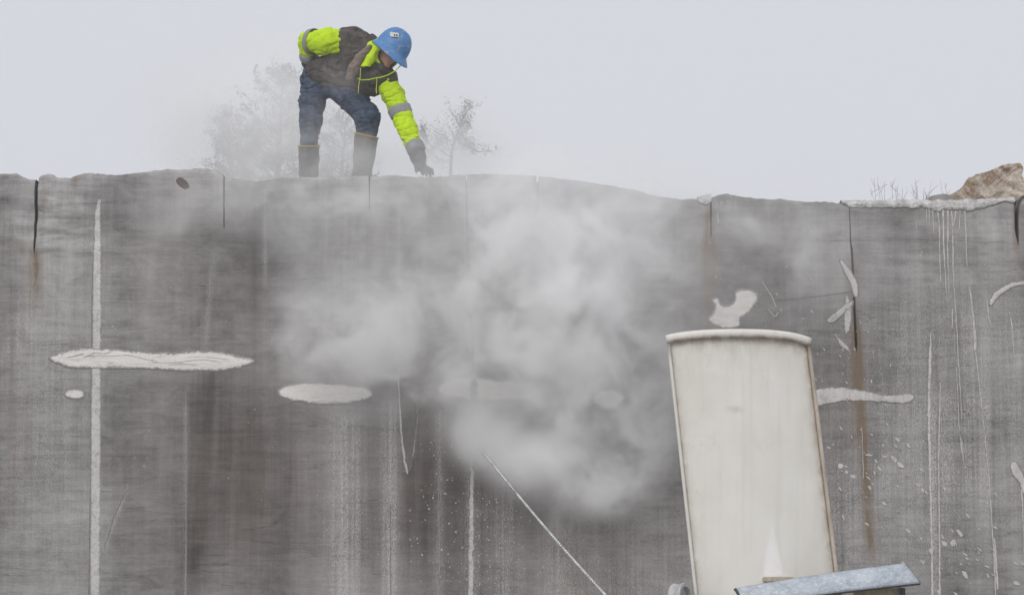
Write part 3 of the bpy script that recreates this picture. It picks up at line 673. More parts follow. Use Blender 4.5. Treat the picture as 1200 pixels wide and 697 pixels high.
rim_ = [i for i in range(NU+1)]+[j*(NU+1)+NU for j in range(1, NV+1)]+[NV*(NU+1)+i for i in range(NU-1, -1, -1)]+[j*(NU+1) for j in range(NV-1, 0, -1)]
F += [(rim_[k], rim_[k]+b0, rim_[(k+1) % len(rim_)]+b0, rim_[(k+1) % len(rim_)]) for k in range(len(rim_))]
def dirt(o, vals, white=None):
    ca = o.data.color_attributes.new('dirt', 'FLOAT_COLOR', 'POINT'); vals = np.asarray(vals, np.float32); white = vals*0 if white is None else np.asarray(white, np.float32)  # red channel carries dirt, green the painted reflection
    ca.data.foreach_set('color', np.stack([vals, white, vals, np.ones_like(vals)], -1).ravel())
panel = obj('guard_panel', V, F, M_GUARD, mach, smooth=True); dirt(panel, D, PAINTED_GLINT)
lip_pts = [(781.5, 398.5), (783, 397.5), (800, 394.8), (830, 392.6), (865, 391.8), (900, 393), (930, 396), (946, 400), (948.5, 401.5)]
lp = []
for (a, b) in lip_pts:
    u = (a-783)/164; p = at(a, b-.2, MY); p[1] = MY-.07*math.sin(math.pi*min(max(u, 0), 1))-.012; lp.append(p)
def strip(name, pts, w, h, mat, parent, n=12, sq=3.0):
    """rounded-rectangle section swept along pts: w along the view axis, h across"""
    V, F = [], []
    P = [Vector(tuple(p)) for p in pts]
    for i, p in enumerate(P):
        t = (P[min(i+1, len(P)-1)]-P[max(i-1, 0)]).normalized(); y = Vector((0, 1, 0)); y = (y-t*y.dot(t)).normalized(); c = t.cross(y)
        for k in range(n):
            q = 2*math.pi*k/n; cs, sn = math.cos(q), math.sin(q)
            V.append(p+y*(w*math.copysign(abs(cs)**(2/sq), cs))+c*(h*math.copysign(abs(sn)**(2/sq), sn)))
    for i in range(len(P)-1):
        for k in range(n): F.append((i*n+k, i*n+(k+1) % n, (i+1)*n+(k+1) % n, (i+1)*n+k))
    F.append(tuple(range(n))); F.append(tuple(range((len(P)-1)*n, len(P)*n)))
    return obj(name, V, F, mat, parent, smooth=True)
lp = np.array(lp); lq = np.concatenate([[0], np.cumsum(np.linalg.norm(np.diff(lp, axis=0), axis=1))]); pc_ = [np.polyfit(lq, lp[:, i], 4) for i in range(3)]
lp = [np.array([np.polyval(pc_[i], q) for i in range(3)]) for q in np.linspace(0, lq[-1], 30)]
lip = strip('rolled_lip', lp, .030, 5.4*MS, M_GUARD, mach, 16, 2.6)
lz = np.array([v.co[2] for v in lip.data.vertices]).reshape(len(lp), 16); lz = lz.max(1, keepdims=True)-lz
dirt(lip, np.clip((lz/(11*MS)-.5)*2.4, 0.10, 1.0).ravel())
fl = strip('side_flange', [panel_pt(0, v, -.004) for v in np.linspace(.01, 1.4, 20)], .022, 2.0*MS, M_GUARD, mach); dirt(fl, [.12]*len(fl.data.vertices))
strip('side_flange', [panel_pt(1.015, v+.004*math.sin(v*40), .0) for v in np.linspace(.01, 1.4, 40)], .026, 2.2*MS, M_EDGE, mach)
# bright reflection wedge painted into the panel colour and rusty bracket at its foot
def on_panel(px, py, off):
    v = (py-400)/295; xl = 783+33*v; xr = 947+39*v; u = (px-xl)/(xr-xl); p = panel_pt(u, v, off); q = at(px, py, p[1]); return q
bevbox('bracket', on_panel(912, 678.5, -.02), (36*MS, .05, 6*MS), M_EDGE, mach, bev=.006)
# blue-grey curved cover
NL, NA = 30, 10
V, F = [], []
for i in range(NL+1):
    t = i/NL
    for j in range(NA+1):
        a = j/NA; s = 1-math.cos(a*math.pi/2)
        px = 862+(1058-862)*t+20*a*(.5+.5*t); py = 690+(661-690)*t+26*(a**1.3)*(.75+.1*t)-1.5*math.sin(math.pi*t)
        V.append(at(px, py, MY-.32-.10*math.sin(a*math.pi/2)))
for i in range(NL):
    for j in range(NA): F.append((i*(NA+1)+j, (i+1)*(NA+1)+j, (i+1)*(NA+1)+j+1, i*(NA+1)+j+1))
cov = obj('curved_cover', V, F, M_BLUE, mach, smooth=True)
sm = cov.modifiers.new('thickness', 'SOLIDIFY'); sm.thickness = .008; sm.offset = -1
bot = [Vector(tuple(V[i*(NA+1)+NA]))+Vector((0, .002, -.004)) for i in range(NL+1)]
strip('cover_edge', bot, .007, .006, M_DARK, mach, 8)
strip('cover_edge', [Vector(tuple(V[NL*(NA+1)+j]))+Vector((.002, 0, 0)) for j in range(NA+1)], .005, .005, M_STEEL, mach, 8)
strip('cover_edge', [Vector(tuple(V[j]))+Vector((-.003, 0, 0)) for j in range(NA+1)], .008, .010, M_DARK, mach, 8)
bevbox('bracket', at(1030, 702, MY-.26), (56*MS, .16, 26*MS), M_YEL, mach, bev=.006)
bevbox('bracket', at(1056, 702, MY-.27), (5*MS, .19, 27*MS), M_DARK, mach, bev=.003)
# guide pulley beside the panel foot
def wheel(name, c, axis, r, w, mat, parent, rim=.82, n=40):
    c = Vector(tuple(c)); ax = Vector(axis).normalized(); a = ax.cross(Vector((0, 0, 1))).normalized(); b = ax.cross(a)
    prof = [(0, w*.35), (.25, w*.35), (.27, w*.2), (.72, w*.2), (.76, w*.5), (.97, w*.5), (1.0, w*.38), (.90, 0.0), (1.0, -w*.38), (.97, -w*.5), (.76, -w*.5), (.72, -w*.2), (.27, -w*.2), (.25, -w*.35), (0, -w*.35)]
    V, F = [], []
    for pr, pz in prof:
        for k in range(n):
            q = 2*math.pi*k/n; V.append(c+(a*math.cos(q)+b*math.sin(q))*(pr*r)+ax*pz)
    for i in range(len(prof)-1):
        for k in range(n): F.append((i*n+k, i*n+(k+1) % n, (i+1)*n+(k+1) % n, (i+1)*n+k))
    return obj(name, V, F, mat, parent, smooth=False)
pc = at(797, 700, MY-.1)
wheel('guide_pulley', pc, (0.86, -.5, 0.08), 17*MS, .085, M_WHEEL, mach)
pv, pf = tube([pc-np.array([.05, -.03, 0]), pc+np.array([.24, -.14, .02])*-1+np.array([.5, -.1, 0])], .022, 10); obj('pulley_axle', pv, pf, M_STEEL, mach, smooth=True)
# below the frame: drive wheel, chassis, wheels
WE = at(800, 792, MY+.4); W0 = at(551, 511, 0.0)
wd = Vector(tuple(WE-W0)).normalized(); side = wd.cross(Vector((0, 0, 1))).normalized(); dn = wd.cross(side).normalized()
if dn.z > 0: dn = -dn
DC = Vector(tuple(WE))+dn*.275
wheel('drive_wheel', DC, side, .275, .07, M_STEEL, mach)
cx = at(895, 700, MY)[0]
for yy in (-.35, .35): bevbox('chassis_rail', (cx+.05, MY+yy, .30), (2.0, .12, .14), M_YEL, mach, bev=.01)
bevbox('motor_housing', (cx+.25, MY+.05, .68), (.85, .5, .6), M_YEL, mach, bev=.04)
bevbox('mast', (cx+.1, MY+.14, .9), (.16, .12, 1.1), M_STEEL, mach, bev=.01)
bevbox('mast', (cx+.05, MY+.10, 1.4), (.12, .08, 1.3), M_STEEL, mach, rot=Matrix.Rotation(math.radians(-7), 3, 'Y'), bev=.01)
bevbox('cover_arm', (cx+.42, MY-.22, .98), (.1, .1, .5), M_STEEL, mach, bev=.01)
bevbox('wheel_arm', tuple((DC+Vector((cx-.05, MY+.2, .5)))/2), (abs(cx-DC.x)+.1, .1, .12), M_STEEL, mach, bev=.01)
for xx in (-.75, .85):
    for yy in (-.45, .45): wheel('wheel', (cx+xx, MY+yy, .16), (0, 1, 0), .16, .1, M_DARK, mach)

# ------------------------------------------------------------------ the diamond wire
M_WIRE = mat_plain('wet_steel_wire', (0.84, 0.85, 0.87), .35, .0, .6, 7)
M_BEAD = mat_plain('wire_bead', (0.55, 0.55, 0.56), .35, .1, .8, 9)
saw = thing('saw_wire', 'taut beaded steel saw wire running from the wall cut down to the machine', 'wire', W0)
A = Vector((W0[0], .45, W0[2]+.12)); B = Vector(tuple(W0)); E = Vector(tuple(WE))
wp = [A, (A+B)/2, B]+[B+(E-B)*t+Vector((0, 0, -.05*math.sin(math.pi*t))) for t in np.linspace(.02, 1, 60)]
wv, wf = tube(wp, .0088, 8); obj('cable', wv, wf, M_WIRE, saw, smooth=True)
parts = []
Lw = (E-B).length
for s in np.arange(.02, Lw, .038):
    t = s/Lw; c = B+(E-B)*t+Vector((0, 0, -.05*math.sin(math.pi*t))); parts.append(tube([c-wd*.006, c-wd*.004, c+wd*.004, c+wd*.006], [.009, .0110, .0110, .009], 8))
bv, bf = merge(parts); ob = obj('beads', bv, bf, M_BEAD, saw, smooth=True); ob['kind'] = 'stuff'

# ------------------------------------------------------------------ trees behind the wall
M_BARK = mat_slurry('grey_bark', (0.13, 0.11, 0.095), .5, 14)
M_LEAF = mat_plain('juniper_foliage', (0.075, 0.085, 0.06), .85, 0, .55, 4)
M_LEAF2 = mat_plain('grey_green_foliage', (0.085, 0.088, 0.07), .85, 0, .5, 4)
def spray(c, d, ln, n, V, F, r, w=.018):
    """a twig of n little scale-leaf faces around the axis from c along d"""
    d = d/np.linalg.norm(d)
    for _ in range(n):
        t = r.random()**.8; p = c+d*ln*t+r.normal(0, .03+.02*ln, 3); q = d*.6+r.normal(0, .6, 3); q /= np.linalg.norm(q)
        s = np.cross(q, r.normal(0, 1, 3)); s /= np.linalg.norm(s)+1e-9
        l_ = w*r.uniform(1.6, 3.6); b = len(V); h = w*r.uniform(.5, .9)
        V += [p-s*h, p+s*h, p+q*l_+s*h*.5, p+q*l_-s*h*.5]; F.append((b, b+1, b+2, b+3))
def conifer(label, base, top, shape, mat, seed, n_br=70, dens=60, group='trees behind the quarry wall', zlow=.25):
    r = np.random.default_rng(seed); base = np.array(base, float); top = np.array(top, float); H = top[2]-base[2]
    root = thing('juniper_tree', label, 'tree', base, group)
    tp = [base+(top-base)*t+np.array([.08*math.sin(t*5+seed), .06*math.cos(t*4), 0]) for t in np.linspace(0, 1, 10)]
    tv, tf = tube(tp, [.11*(1-t)**.8+.008 for t in np.linspace(0, 1, 10)], 8); obj('trunk', tv, tf, M_BARK, root, smooth=True)
    V, F, limbs = [], [], []
    for k in range(n_br):
        t = zlow+(1-zlow)*(k+.5)/n_br; o = np.array(tp[min(9, int(t*9))])*(1-(t*9) % 1)+np.array(tp[min(9, int(t*9)+1)])*((t*9) % 1)
        a = r.uniform(0, 6.283); L = shape(t)*r.uniform(.55, 1.15)
        d = np.array([math.cos(a), math.sin(a), r.uniform(.25, .8)]); d /= np.linalg.norm(d)
        lp_ = [o, o+d*L*.5+np.array([0, 0, -.03*L]), o+d*L+np.array([0, 0, .08*L])]
        limbs.append(tube(lp_, [.022*(1-t)+.008, .010, .004], 5))
        for m in range(max(3, int(L*9))):
            f = r.uniform(.25, 1); c = o+d*L*f+r.normal(0, .09*L, 3)
            dd = d*.8+r.normal(0, .5, 3)+np.array([0, 0, .45]); spray(c, dd, r.uniform(.14, .34), dens//6, V, F, r)
    lv, lf = merge(limbs); lo = obj('limbs', lv, lf, M_BARK, root, smooth=True)
    obj('crown', V, F, mat, root)
    return root
def tree_at(px, top_py, Y): 
    t = at(px, top_py, Y); return (t[0], Y, TOPZ-.2), tuple(t)
b, t = tree_at(326, 84, 24); conifer('tallest hazy juniper tree behind the bending worker', b, t, lambda q: 1.7*(1-q)**.65+.12, M_LEAF, 3, 120, 96)
b, t = tree_at(270, 138, 22); conifer('low broad hazy juniper left of the tallest juniper', b, t, lambda q: .85*(1-q)**.5+.12, M_LEAF, 5, 100, 90)
b, t = tree_at(404, 138, 26); conifer("hazy juniper seen between the worker's legs", b, t, lambda q: 1.0*(1-q)**.55+.15, M_LEAF, 8, 100, 90)
# the sparse open tree on the right: limbs traced branch by branch
TY = 15.0
root = thing('open_pine_tree', 'sparse open tree rising beside the reaching glove', 'tree', (at(528, 200, TY)[0], TY, TOPZ-.2), 'trees behind the quarry wall')
r = np.random.default_rng(21)
W = lambda a, b, dy=0: np.array(at(a, b, TY))+np.array([0, dy, 0])
tb = np.array([at(528, 205, TY)[0], TY, TOPZ-.2])
tv, tf = tube([tb, tb*.5+W(527, 205)*.5, W(528, 205), W(529, 180), W(533, 165), W(540, 148), W(543, 135), W(546, 124)], [.06, .045, .026, .02, .016, .011, .007, .004], 8); obj('trunk', tv, tf, M_BARK, root, smooth=True)
BR = [[(528, 190), (515, 187), (500, 178)], [(528, 184), (515, 175), (502, 170), (493, 160)], [(502, 170), (498, 155), (492, 146)], [(531, 172), (522, 160), (512, 156)], [(533, 167), (530, 155), (526, 148)], [(535, 162), (546, 170), (560, 176), (578, 175)],
      [(540, 150), (535, 140), (526, 128)], [(543, 138), (548, 130), (554, 121)], [(538, 158), (545, 162), (548, 169)], [(508, 172), (503, 182), (497, 184)], [(541, 146), (547, 140), (549, 150)], [(530, 176), (520, 172), (514, 164)]]
V, F, limbs = [], [], []
for k, br in enumerate(BR):
    pts = [W(a, b_, r.normal(0, .12)*i) for i, (a, b_) in enumerate(br)]
    limbs.append(tube(pts, list(np.linspace(.012, .004, len(pts))), 5))
    for i in range(len(pts)-1):
        n = 10
        for m in range(n):
            f = (i+m/n)/(len(pts)-1)
            if f < .3 or r.random() < .2: continue
            c = pts[i]+(pts[i+1]-pts[i])*m/n+r.normal(0, .035, 3)*np.array([1, 3, 1])
            spray(c, (pts[i+1]-pts[i])/np.linalg.norm(pts[i+1]-pts[i])+np.array([0, 0, .6])+r.normal(0, .5, 3), r.uniform(.05, .13), 10, V, F, r, w=.0085)
for (a, b_, sx, sy, n) in ((541, 156, 4, 12, 70), (545, 138, 2.5, 8, 30), (499, 162, 7, 6, 40), (522, 168, 8, 3, 30), (546, 171, 4, 4, 24)):
    for _ in range(n): spray(W(r.normal(a, sx), r.normal(b_, sy), r.normal(0, .15)), r.normal(0, 1, 3)+np.array([0, 0, .5]), r.uniform(.05, .12), 8, V, F, r, w=.0085)
lv, lf = merge(limbs); obj('limbs', lv, lf, M_BARK, root, smooth=True); obj('crown', V, F, M_LEAF2, root)
# dry weed stems left of the boulder
M_TWIG = mat_plain('dry_stem', (0.22, 0.20, 0.18), .9)
wb = np.array(at(1075, 240, 6.0)); wb[2] = TOPZ-.16
parts = []
for k in range(24):
    p = wb+np.array([r.normal(0, .22), r.normal(0, .15), 0]); tpz = at(1075, r.uniform(208, 232), 6.0)[2]
    q = np.array([p[0]+r.normal(0, .09), p[1]+r.normal(0, .08), tpz]); m_ = (p+q)/2+r.normal(0, .02, 3)
    parts.append(tube([p, m_, q], [.003, .002, .0012], 4))
    for _ in range(3):
        f = r.uniform(.55, .95); c = p+(q-p)*f; parts.append(tube([c, c+np.array([r.normal(0, .05), r.normal(0, .05), r.uniform(.03, .1)])], [.0022, .0012], 4))
pv, pf = merge(parts); wr = thing('dry_weed', 'faint leafless weed stems left of the tan boulder', 'plant', wb); obj('stems', pv, pf, M_TWIG, wr)

# ------------------------------------------------------------------ person
def surface_nets(f, lo, h):
    nx, ny, nz = f.shape; ins = f < 0
    S = np.zeros((nx-1, ny-1, nz-1, 3)); C = np.zeros((nx-1, ny-1, nz-1))
    corner = [(a, b, c) for a in (0, 1) for b in (0, 1) for c in (0, 1)]
    sl = lambda c: tuple(slice(c[i], c[i]+f.shape[i]-1) for i in range(3))
    for c in corner:
        for ax in range(3):
            if c[ax]: continue
            d = list(c); d[ax] = 1; d = tuple(d)
            fa, fb = f[sl(c)], f[sl(d)]; m = ins[sl(c)] != ins[sl(d)]
            t = np.where(m, fa/np.where(m, fa-fb, 1), 0)
            for k in range(3): S[..., k] += np.where(m, c[k]+(t if k == ax else 0), 0)
            C += m
    act = C > 0; idx = np.full(act.shape, -1); idx[act] = np.arange(act.sum())
    I = np.argwhere(act); P = (I+S[act]/C[act][:, None])*h+np.array(lo)
    F = []
    for ax in range(3):
        u, v = (ax+1) % 3, (ax+2) % 3
        a = [slice(None)]*3; b = [slice(None)]*3; a[ax] = slice(0, -1); b[ax] = slice(1, None)
        m = ins[tuple(a)] != ins[tuple(b)]
        E_ = np.argwhere(m); E_ = E_[(E_[:, u] > 0) & (E_[:, v] > 0) & (E_[:, u] < f.shape[u]-1) & (E_[:, v] < f.shape[v]-1)]
        fl = ins[tuple(a)][tuple(E_.T)]
        def cell(du, dv):
            q = E_.copy(); q[:, u] += du; q[:, v] += dv; return idx[tuple(q.T)]
        Q = np.stack([cell(-1, -1), cell(0, -1), cell(0, 0), cell(-1, 0)], -1)
        Q[~fl] = Q[~fl][:, ::-1]; F.append(Q)
    return P, np.concatenate(F)
def sdf_obj(name, fn, pts, mat, parent, h=.008, pad=.05):
    pts = np.array(pts); lo = pts.min(0)-pad; hi = pts.max(0)+pad; n = np.ceil((hi-lo)/h).astype(int)+1
    X, Y, Z = np.meshgrid(*[(lo[i]+h*np.arange(n[i])).astype(np.float32) for i in range(3)], indexing='ij')
    P, F = surface_nets(fn(X, Y, Z), lo, h)
    return obj(name, P, F.tolist(), mat, parent, smooth=True)
def cap(X, Y, Z, a, b, ra, rb):
    ba = b-a; l2 = ba@ba+1e-12
    t = np.clip(((X-a[0])*ba[0]+(Y-a[1])*ba[1]+(Z-a[2])*ba[2])/l2, 0, 1)
    return np.sqrt((X-a[0]-t*ba[0])**2+(Y-a[1]-t*ba[1])**2+(Z-a[2]-t*ba[2])**2)-(ra+(rb-ra)*t)
def smin(a, b, k):
    h = np.clip(.5+.5*(b-a)/k, 0, 1); return b+(a-b)*h-k*h*(1-h)
def ell(X, Y, Z, c, A, rad):
    """ellipsoid with axes A (rows) and radii"""
    q = [((X-c[0])*A[i][0]+(Y-c[1])*A[i][1]+(Z-c[2])*A[i][2])/rad[i] for i in range(3)]
    k = np.sqrt(q[0]**2+q[1]**2+q[2]**2); return (k-1)*min(rad)
def chain(segs, k=.03, wr=0.0, fr=14, seed=0, stretch=(1, 1, 1)):
    """smooth union of tapered capsules given as lists of (point, radius)"""
    def fn(X, Y, Z):
        d = None
        for s in segs:
            for (a, ra), (b, rb) in zip(s[:-1], s[1:]):
                c = cap(X, Y, Z, a, b, ra, rb); d = c if d is None else smin(d, c, k)
        if wr:
            d = d+wr*.6*(fbm(X*fr*stretch[0], Y*fr*stretch[1], Z*fr*stretch[2], 2, seed)-.5)*2
            q = 2*fbm(X*fr*.42*stretch[0]+.35*Z*fr, Y*fr*.42*stretch[1], Z*fr*.75*stretch[2]-.3*X*fr, 3, seed+40)-1
            d = d+wr*.72*np.exp(-(q/.11)**2)
        return d
    return fn
PXM = 22.5/FPX
def J(px, py, Y, r): return (np.array(at(px, py, Y)), r*PXM)

M_SKIN = mat_cloth('skin', (0.46, 0.27, 0.20), (0.38, 0.20, 0.15), (0.30, 0.24, 0.20), .25, 25, .6)
M_HIVIS = mat_cloth('hi_vis_fabric', (0.56, 0.78, 0.015), (0.46, 0.68, 0.01), (0.30, 0.36, 0.08), .22, 16)
M_VEST = mat_cloth('brown_work_vest', (0.042, 0.036, 0.033), (0.10, 0.086, 0.078), (0.22, 0.195, 0.175), .55, 9)
M_JEAN = mat_cloth('dirty_denim', (0.025, 0.038, 0.068), (0.08, 0.112, 0.175), (0.20, 0.19, 0.18), .45, 14)
M_BOOT = mat_cloth('muddy_rubber_boot', (0.13, 0.12, 0.115), (0.18, 0.165, 0.155), (0.26, 0.245, 0.23), .6, 10, .75)
M_BAND = mat_cloth('reflective_band', (0.25, 0.25, 0.255), (0.30, 0.30, 0.30), (0.22, 0.21, 0.2), .3, 14, .5)
M_GLOVE = mat_cloth('grey_glove', (0.12, 0.12, 0.12), (0.17, 0.168, 0.165), (0.25, 0.24, 0.23), .5, 20)
M_COLLAR = mat_cloth('tan_collar', (0.17, 0.13, 0.108), (0.24, 0.19, 0.16), (0.14, 0.12, 0.105), .5, 26)
M_CORD = mat_plain('yellow_cord', (0.55, 0.62, 0.06), .8)
M_RIM = mat_plain('yellow_boot_rim', (0.50, 0.32, 0.06), .7)
M_LENSG = mat_plain('dark_glasses', (0.02, 0.02, 0.022), .25, 0, .2)

SOLE = TOPZ-.045
per = thing('person', 'bending worker in blue hard hat, hi-vis sleeves and dark vest on the wall top', 'person', (at(395, 200, .6)[0], .6, SOLE))
# joints
hipR, kneeR, ankR = J(368, 95, .62, 13), J(364, 140, .53, 9), J(361.5, 203, .60, 6.5)
hipL, kneeL, ankL = J(393, 99, .58, 13), J(431, 138, .40, 9.5), J(424, 203, .50, 6.5)
pel = J(380, 92, .61, 15); chest = J(419, 72, .45, 17); neck = J(436, 64, .38, 9)
shR, elR, wrR = J(404, 54, .48, 10), J(361, 49, .60, 7), J(361, 74, .68, 5)
shL, elL, wrL = J(455, 92, .36, 10), J(471, 133, .30, 7.5), J(488, 178, .175, 5.5)
# head frame
hu = np.array([.57, -.16, .80]); hu /= np.linalg.norm(hu)
hf_ = np.array([.50, -.70, -.50]); hf_ -= hu*(hf_@hu); hf_ /= np.linalg.norm(hf_)
hs = np.cross(hu, hf_); HA = (hf_, hs, hu)
BC = np.array(at(459.5, 57.5, .30))
HL = lambda f, s, u: BC+hf_*f+hs*s+hu*u
# boots' feet
def foot(ank, dx, dy):
    a = ank[0]; heel = np.array([a[0]-dx*.06, a[1]-dy*.06, SOLE+.04]); toe = np.array([a[0]+dx*.17, a[1]+dy*.17, SOLE+.035]); return heel, toe
hR, tR = foot(ankR, -.25, -.97); hL, tL = foot(ankL, .2, -.98)
# reaching glove: palm and fingers bent over the stone edge
palm = J(493, 194, .13, 4.5); FZ = float(ztop(np.array(at(505, 207, .08)[0])))
fing = []
for i, (ax_, ay, l) in enumerate(((494, 203.5, .98), (498.5, 204.5, 1.0), (503, 204.8, .97), (506, 203, .85))):
    k0 = np.array(at(492+2.2*i, 198.5-1.1*i, .135-.018*i)); k1 = np.array(at(ax_, ay-3.5, .11-.022*i)); k2 = np.array(at(ax_+1.5, ay+1.2, .085-.022*i)); k2[2] = max(k2[2], FZ+.006)
    fing.append([(palm[0], .020), (k0, .013), (k1, .0115), (k2, .009)])
th0 = np.array(at(487, 193, .10)); th1 = np.array(at(488, 201, .06)); th1[2] = max(th1[2], FZ+.01)
fing.append([(palm[0], .018), (th0, .013), (th1, .011)])
# hand on the thigh
palmR = J(365, 84, .79, 4.5)
fingR = []
for i in range(4):
    k0 = np.array(at(361+3.0*i, 89, .80)); k1 = np.array(at(362+3.4*i, 95, .80)); k2 = np.array(at(363+3.4*i, 99, .785)); fingR.append([(palmR[0], .018), (k0, .013), (k1, .0115), (k2, .0095)])
fingR.append([(palmR[0], .016), (np.array(at(372, 82, .80)), .013), (np.array(at(377, 86, .79)), .011)])

def body_fn(X, Y, Z):
    c = chain([[pel, chest], [chest, neck], [pel, hipR, kneeR, ankR], [pel, hipL, kneeL, ankL], [chest, shR, elR, wrR, palmR], [chest, shL, elL, wrL, palm], [(neck[0], .058), (HL(-.02, 0, -.09), .056)],
               [ankR, (hR, .035)], [(hR, .035), (tR, .03)], [ankL, (hL, .035)], [(hL, .035), (tL, .03)]], .035)(X, Y, Z)
    fg = chain([[(p, r*.6) for p, r in s] for s in fing+fingR], .008)(X, Y, Z)
    c = smin(c, fg, .008)
    hd = smin(ell(X, Y, Z, HL(-.01, 0, .01), HA, (.098, .078, .115)), ell(X, Y, Z, HL(.028, 0, -.085), HA, (.062, .058, .070)), .03)
    hd = smin(hd, cap(X, Y, Z, HL(.085, 0, -.025), HL(.112, 0, -.068), .010, .016), .012)          # nose
    hd = smin(hd, cap(X, Y, Z, HL(.082, -.035, -.012), HL(.082, .035, -.012), .014, .014), .015)   # brow
    hd = smin(hd, cap(X, Y, Z, HL(.070, -.045, -.055), HL(.070, .045, -.055), .018, .018), .03)    # cheeks
    hd = smin(hd, cap(X, Y, Z, HL(.088, -.018, -.100), HL(.088, .018, -.100), .009, .009), .010)   # lips
    hd = smin(hd, cap(X, Y, Z, HL(.078, -.008, -.138), HL(.078, .008, -.138), .020, .020), .02)    # chin
    for s in (-1, 1): hd = smin(hd, ell(X, Y, Z, HL(-.012, s*.080, -.045), HA, (.022, .012, .032)), .008)   # ears
    mouth = cap(X, Y, Z, HL(.098, -.024, -.105), HL(.098, .024, -.105), .004, .004); hd = np.maximum(hd, -mouth)
    return smin(c, hd, .03)
allp = [q[0] for q in (hipR, kneeR, ankR, hipL, kneeL, ankL, pel, chest, shR, elR, wrR, shL, elL, wrL, palm)]+[tR, tL, hR, hL, HL(.13, 0, 0), HL(0, .1, .12), HL(0, -.1, 0)]+[f[-1][0] for f in fing]
sdf_obj('body', body_fn, allp, M_SKIN, per, .010, .12)
# trousers
tro = [[J(376, 88, .62, 19), J(388, 96, .60, 18.5)], [J(370, 93, .62, 18.5), J(366, 118, .56, 15.8), J(364, 140, .53, 13.6), J(362, 174, .57, 10.2)], [J(392, 97, .58, 18), J(415, 117, .46, 17), J(431, 137, .40, 15.2), J(429.5, 162, .44, 12.0)]]
sdf_obj('trousers', chain(tro, .03, .018, 14, 5, (1, 1, 1.7)), [p for s in tro for p, _ in s], M_JEAN, per, .008, .16)
# boots
for top, mid, an, he, to, tilt in ((J(362, 171, .57, 12.6), J(362, 186, .59, 11.8), J(361.5, 205, .60, 11), hR, tR, (0, 0)), (J(429.5, 159, .44, 14.6), J(427, 182, .46, 12.6), J(424, 205, .50, 11), hL, tL, (.12, 0))):
    fn0 = chain([[top, mid, an], [an, (he, .052)], [(he, .050), (to, .042)]], .03, .005, 12, 9)
    ax = (top[0]-mid[0])/np.linalg.norm(top[0]-mid[0])
    ax = ax+np.array([tilt[0], 0, 0]); ax /= np.linalg.norm(ax)
    def bf_(X, Y, Z, fn0=fn0, ax=ax, top=top):
        d = fn0(X, Y, Z); cut = (X-top[0][0])*ax[0]+(Y-top[0][1])*ax[1]+(Z-top[0][2])*ax[2]
        return np.maximum(np.maximum(d, cut), SOLE+.002-Z)
    bo = sdf_obj('boot', bf_, [top[0], an[0], he, to], M_BOOT, per, .008, .14)
    a = np.cross(ax, [0, 1, 0]); a /= np.linalg.norm(a); b = np.cross(ax, a)
    ring = [top[0]+(a*math.cos(q)+b*math.sin(q))*(top[1]-.001) for q in np.linspace(0, 2*math.pi, 33)]
    rv, rf = tube(ring, .0065, 6); obj('boot_rim', rv, rf, M_RIM, bo, smooth=True)
# vest
ves = [[J(377, 87, .60, 21.5), J(398, 84, .54, 24), J(419, 73, .44, 25)], [J(398, 60, .50, 18), J(411, 52, .48, 21), J(428, 58, .45, 19), J(440, 68, .42, 16)], [J(419, 75, .42, 22), J(440, 88, .37, 19), J(452, 92, .36, 15.5)], [J(398, 91, .50, 18), J(424, 101, .43, 15), J(437, 103, .39, 11)]]
sdf_obj('vest', chain(ves, .035, .022, 10, 3), [p for s in ves for p, _ in s], M_VEST, per, .009, .22)
# sleeves, bands and gloves
def ring_band(name, a, b, t0, t1, ra, rb, parent, mat=M_BAND, off=.008, seed=0, tilt=None):
    """a fabric band wrapped round a limb between fractions t0 and t1"""
    ax = (b-a); L = np.linalg.norm(ax); ax = ax/L; e1 = np.cross(ax, [0, 1, 0]); e1 /= np.linalg.norm(e1); e2 = np.cross(ax, e1); n, m = 40, 6; V, F = [], []
    for i in range(m):
        t = t0+(t1-t0)*i/(m-1); c = a+(b-a)*t; rr = ra+(rb-ra)*t+off+.002*math.sin(i*1.7+seed)-(.010 if i in (0, m-1) else 0)
        for k in range(n):
            q = 2*math.pi*k/n; rk = rr*(1+.035*math.sin(3*q+seed)); V.append(c+(e1*math.cos(q)+e2*math.sin(q))*rk+ax*.006*math.sin(2*q+seed))
    for i in range(m-1):
        for k in range(n): F.append((i*n+k, i*n+(k+1) % n, (i+1)*n+(k+1) % n, (i+1)*n+k))
    return obj(name, V, F, mat, parent, smooth=True)
slL = [[J(453, 96, .36, 13.5), J(461, 112, .33, 13.4), J(469.5, 132, .30, 12.6), J(477.5, 152, .24, 12.4), J(485.5, 171, .19, 10.3)]]
so = sdf_obj('sleeve', chain(slL, .02, .017, 17, 12, (1, 1, 1.7)), [p for s in slL for p, _ in s], M_HIVIS, per, .008, .16)
ring_band('reflective_band', slL[0][1][0], slL[0][2][0], .70, 1.22, slL[0][1][1], slL[0][2][1], so)
ring_band('reflective_band', slL[0][3][0], slL[0][4][0], .86, 1.42, slL[0][3][1], slL[0][4][1], so, seed=2)
slR = [[J(397, 51, .46, 17), J(385, 50, .45, 17.5), J(368, 49, .52, 14), J(360.5, 49, .60, 11.5), J(362, 63, .65, 10.8)]]
so = sdf_obj('sleeve', chain(slR, .02, .017, 16, 22), [p for s in slR for p, _ in s], M_HIVIS, per, .008, .18)
ring_band('reflective_band', slR[0][2][0], slR[0][3][0], -.30, .42, slR[0][2][1]*1.03, slR[0][3][1]*1.08, so, seed=1)
ring_band('reflective_band', slR[0][3][0], slR[0][4][0], .95, 1.65, slR[0][3][1], slR[0][4][1]*1.0, so, seed=4)
gl = [[J(486, 174, .185, 9.0), J(490, 184, .165, 9.2), (palm[0], .047)]]
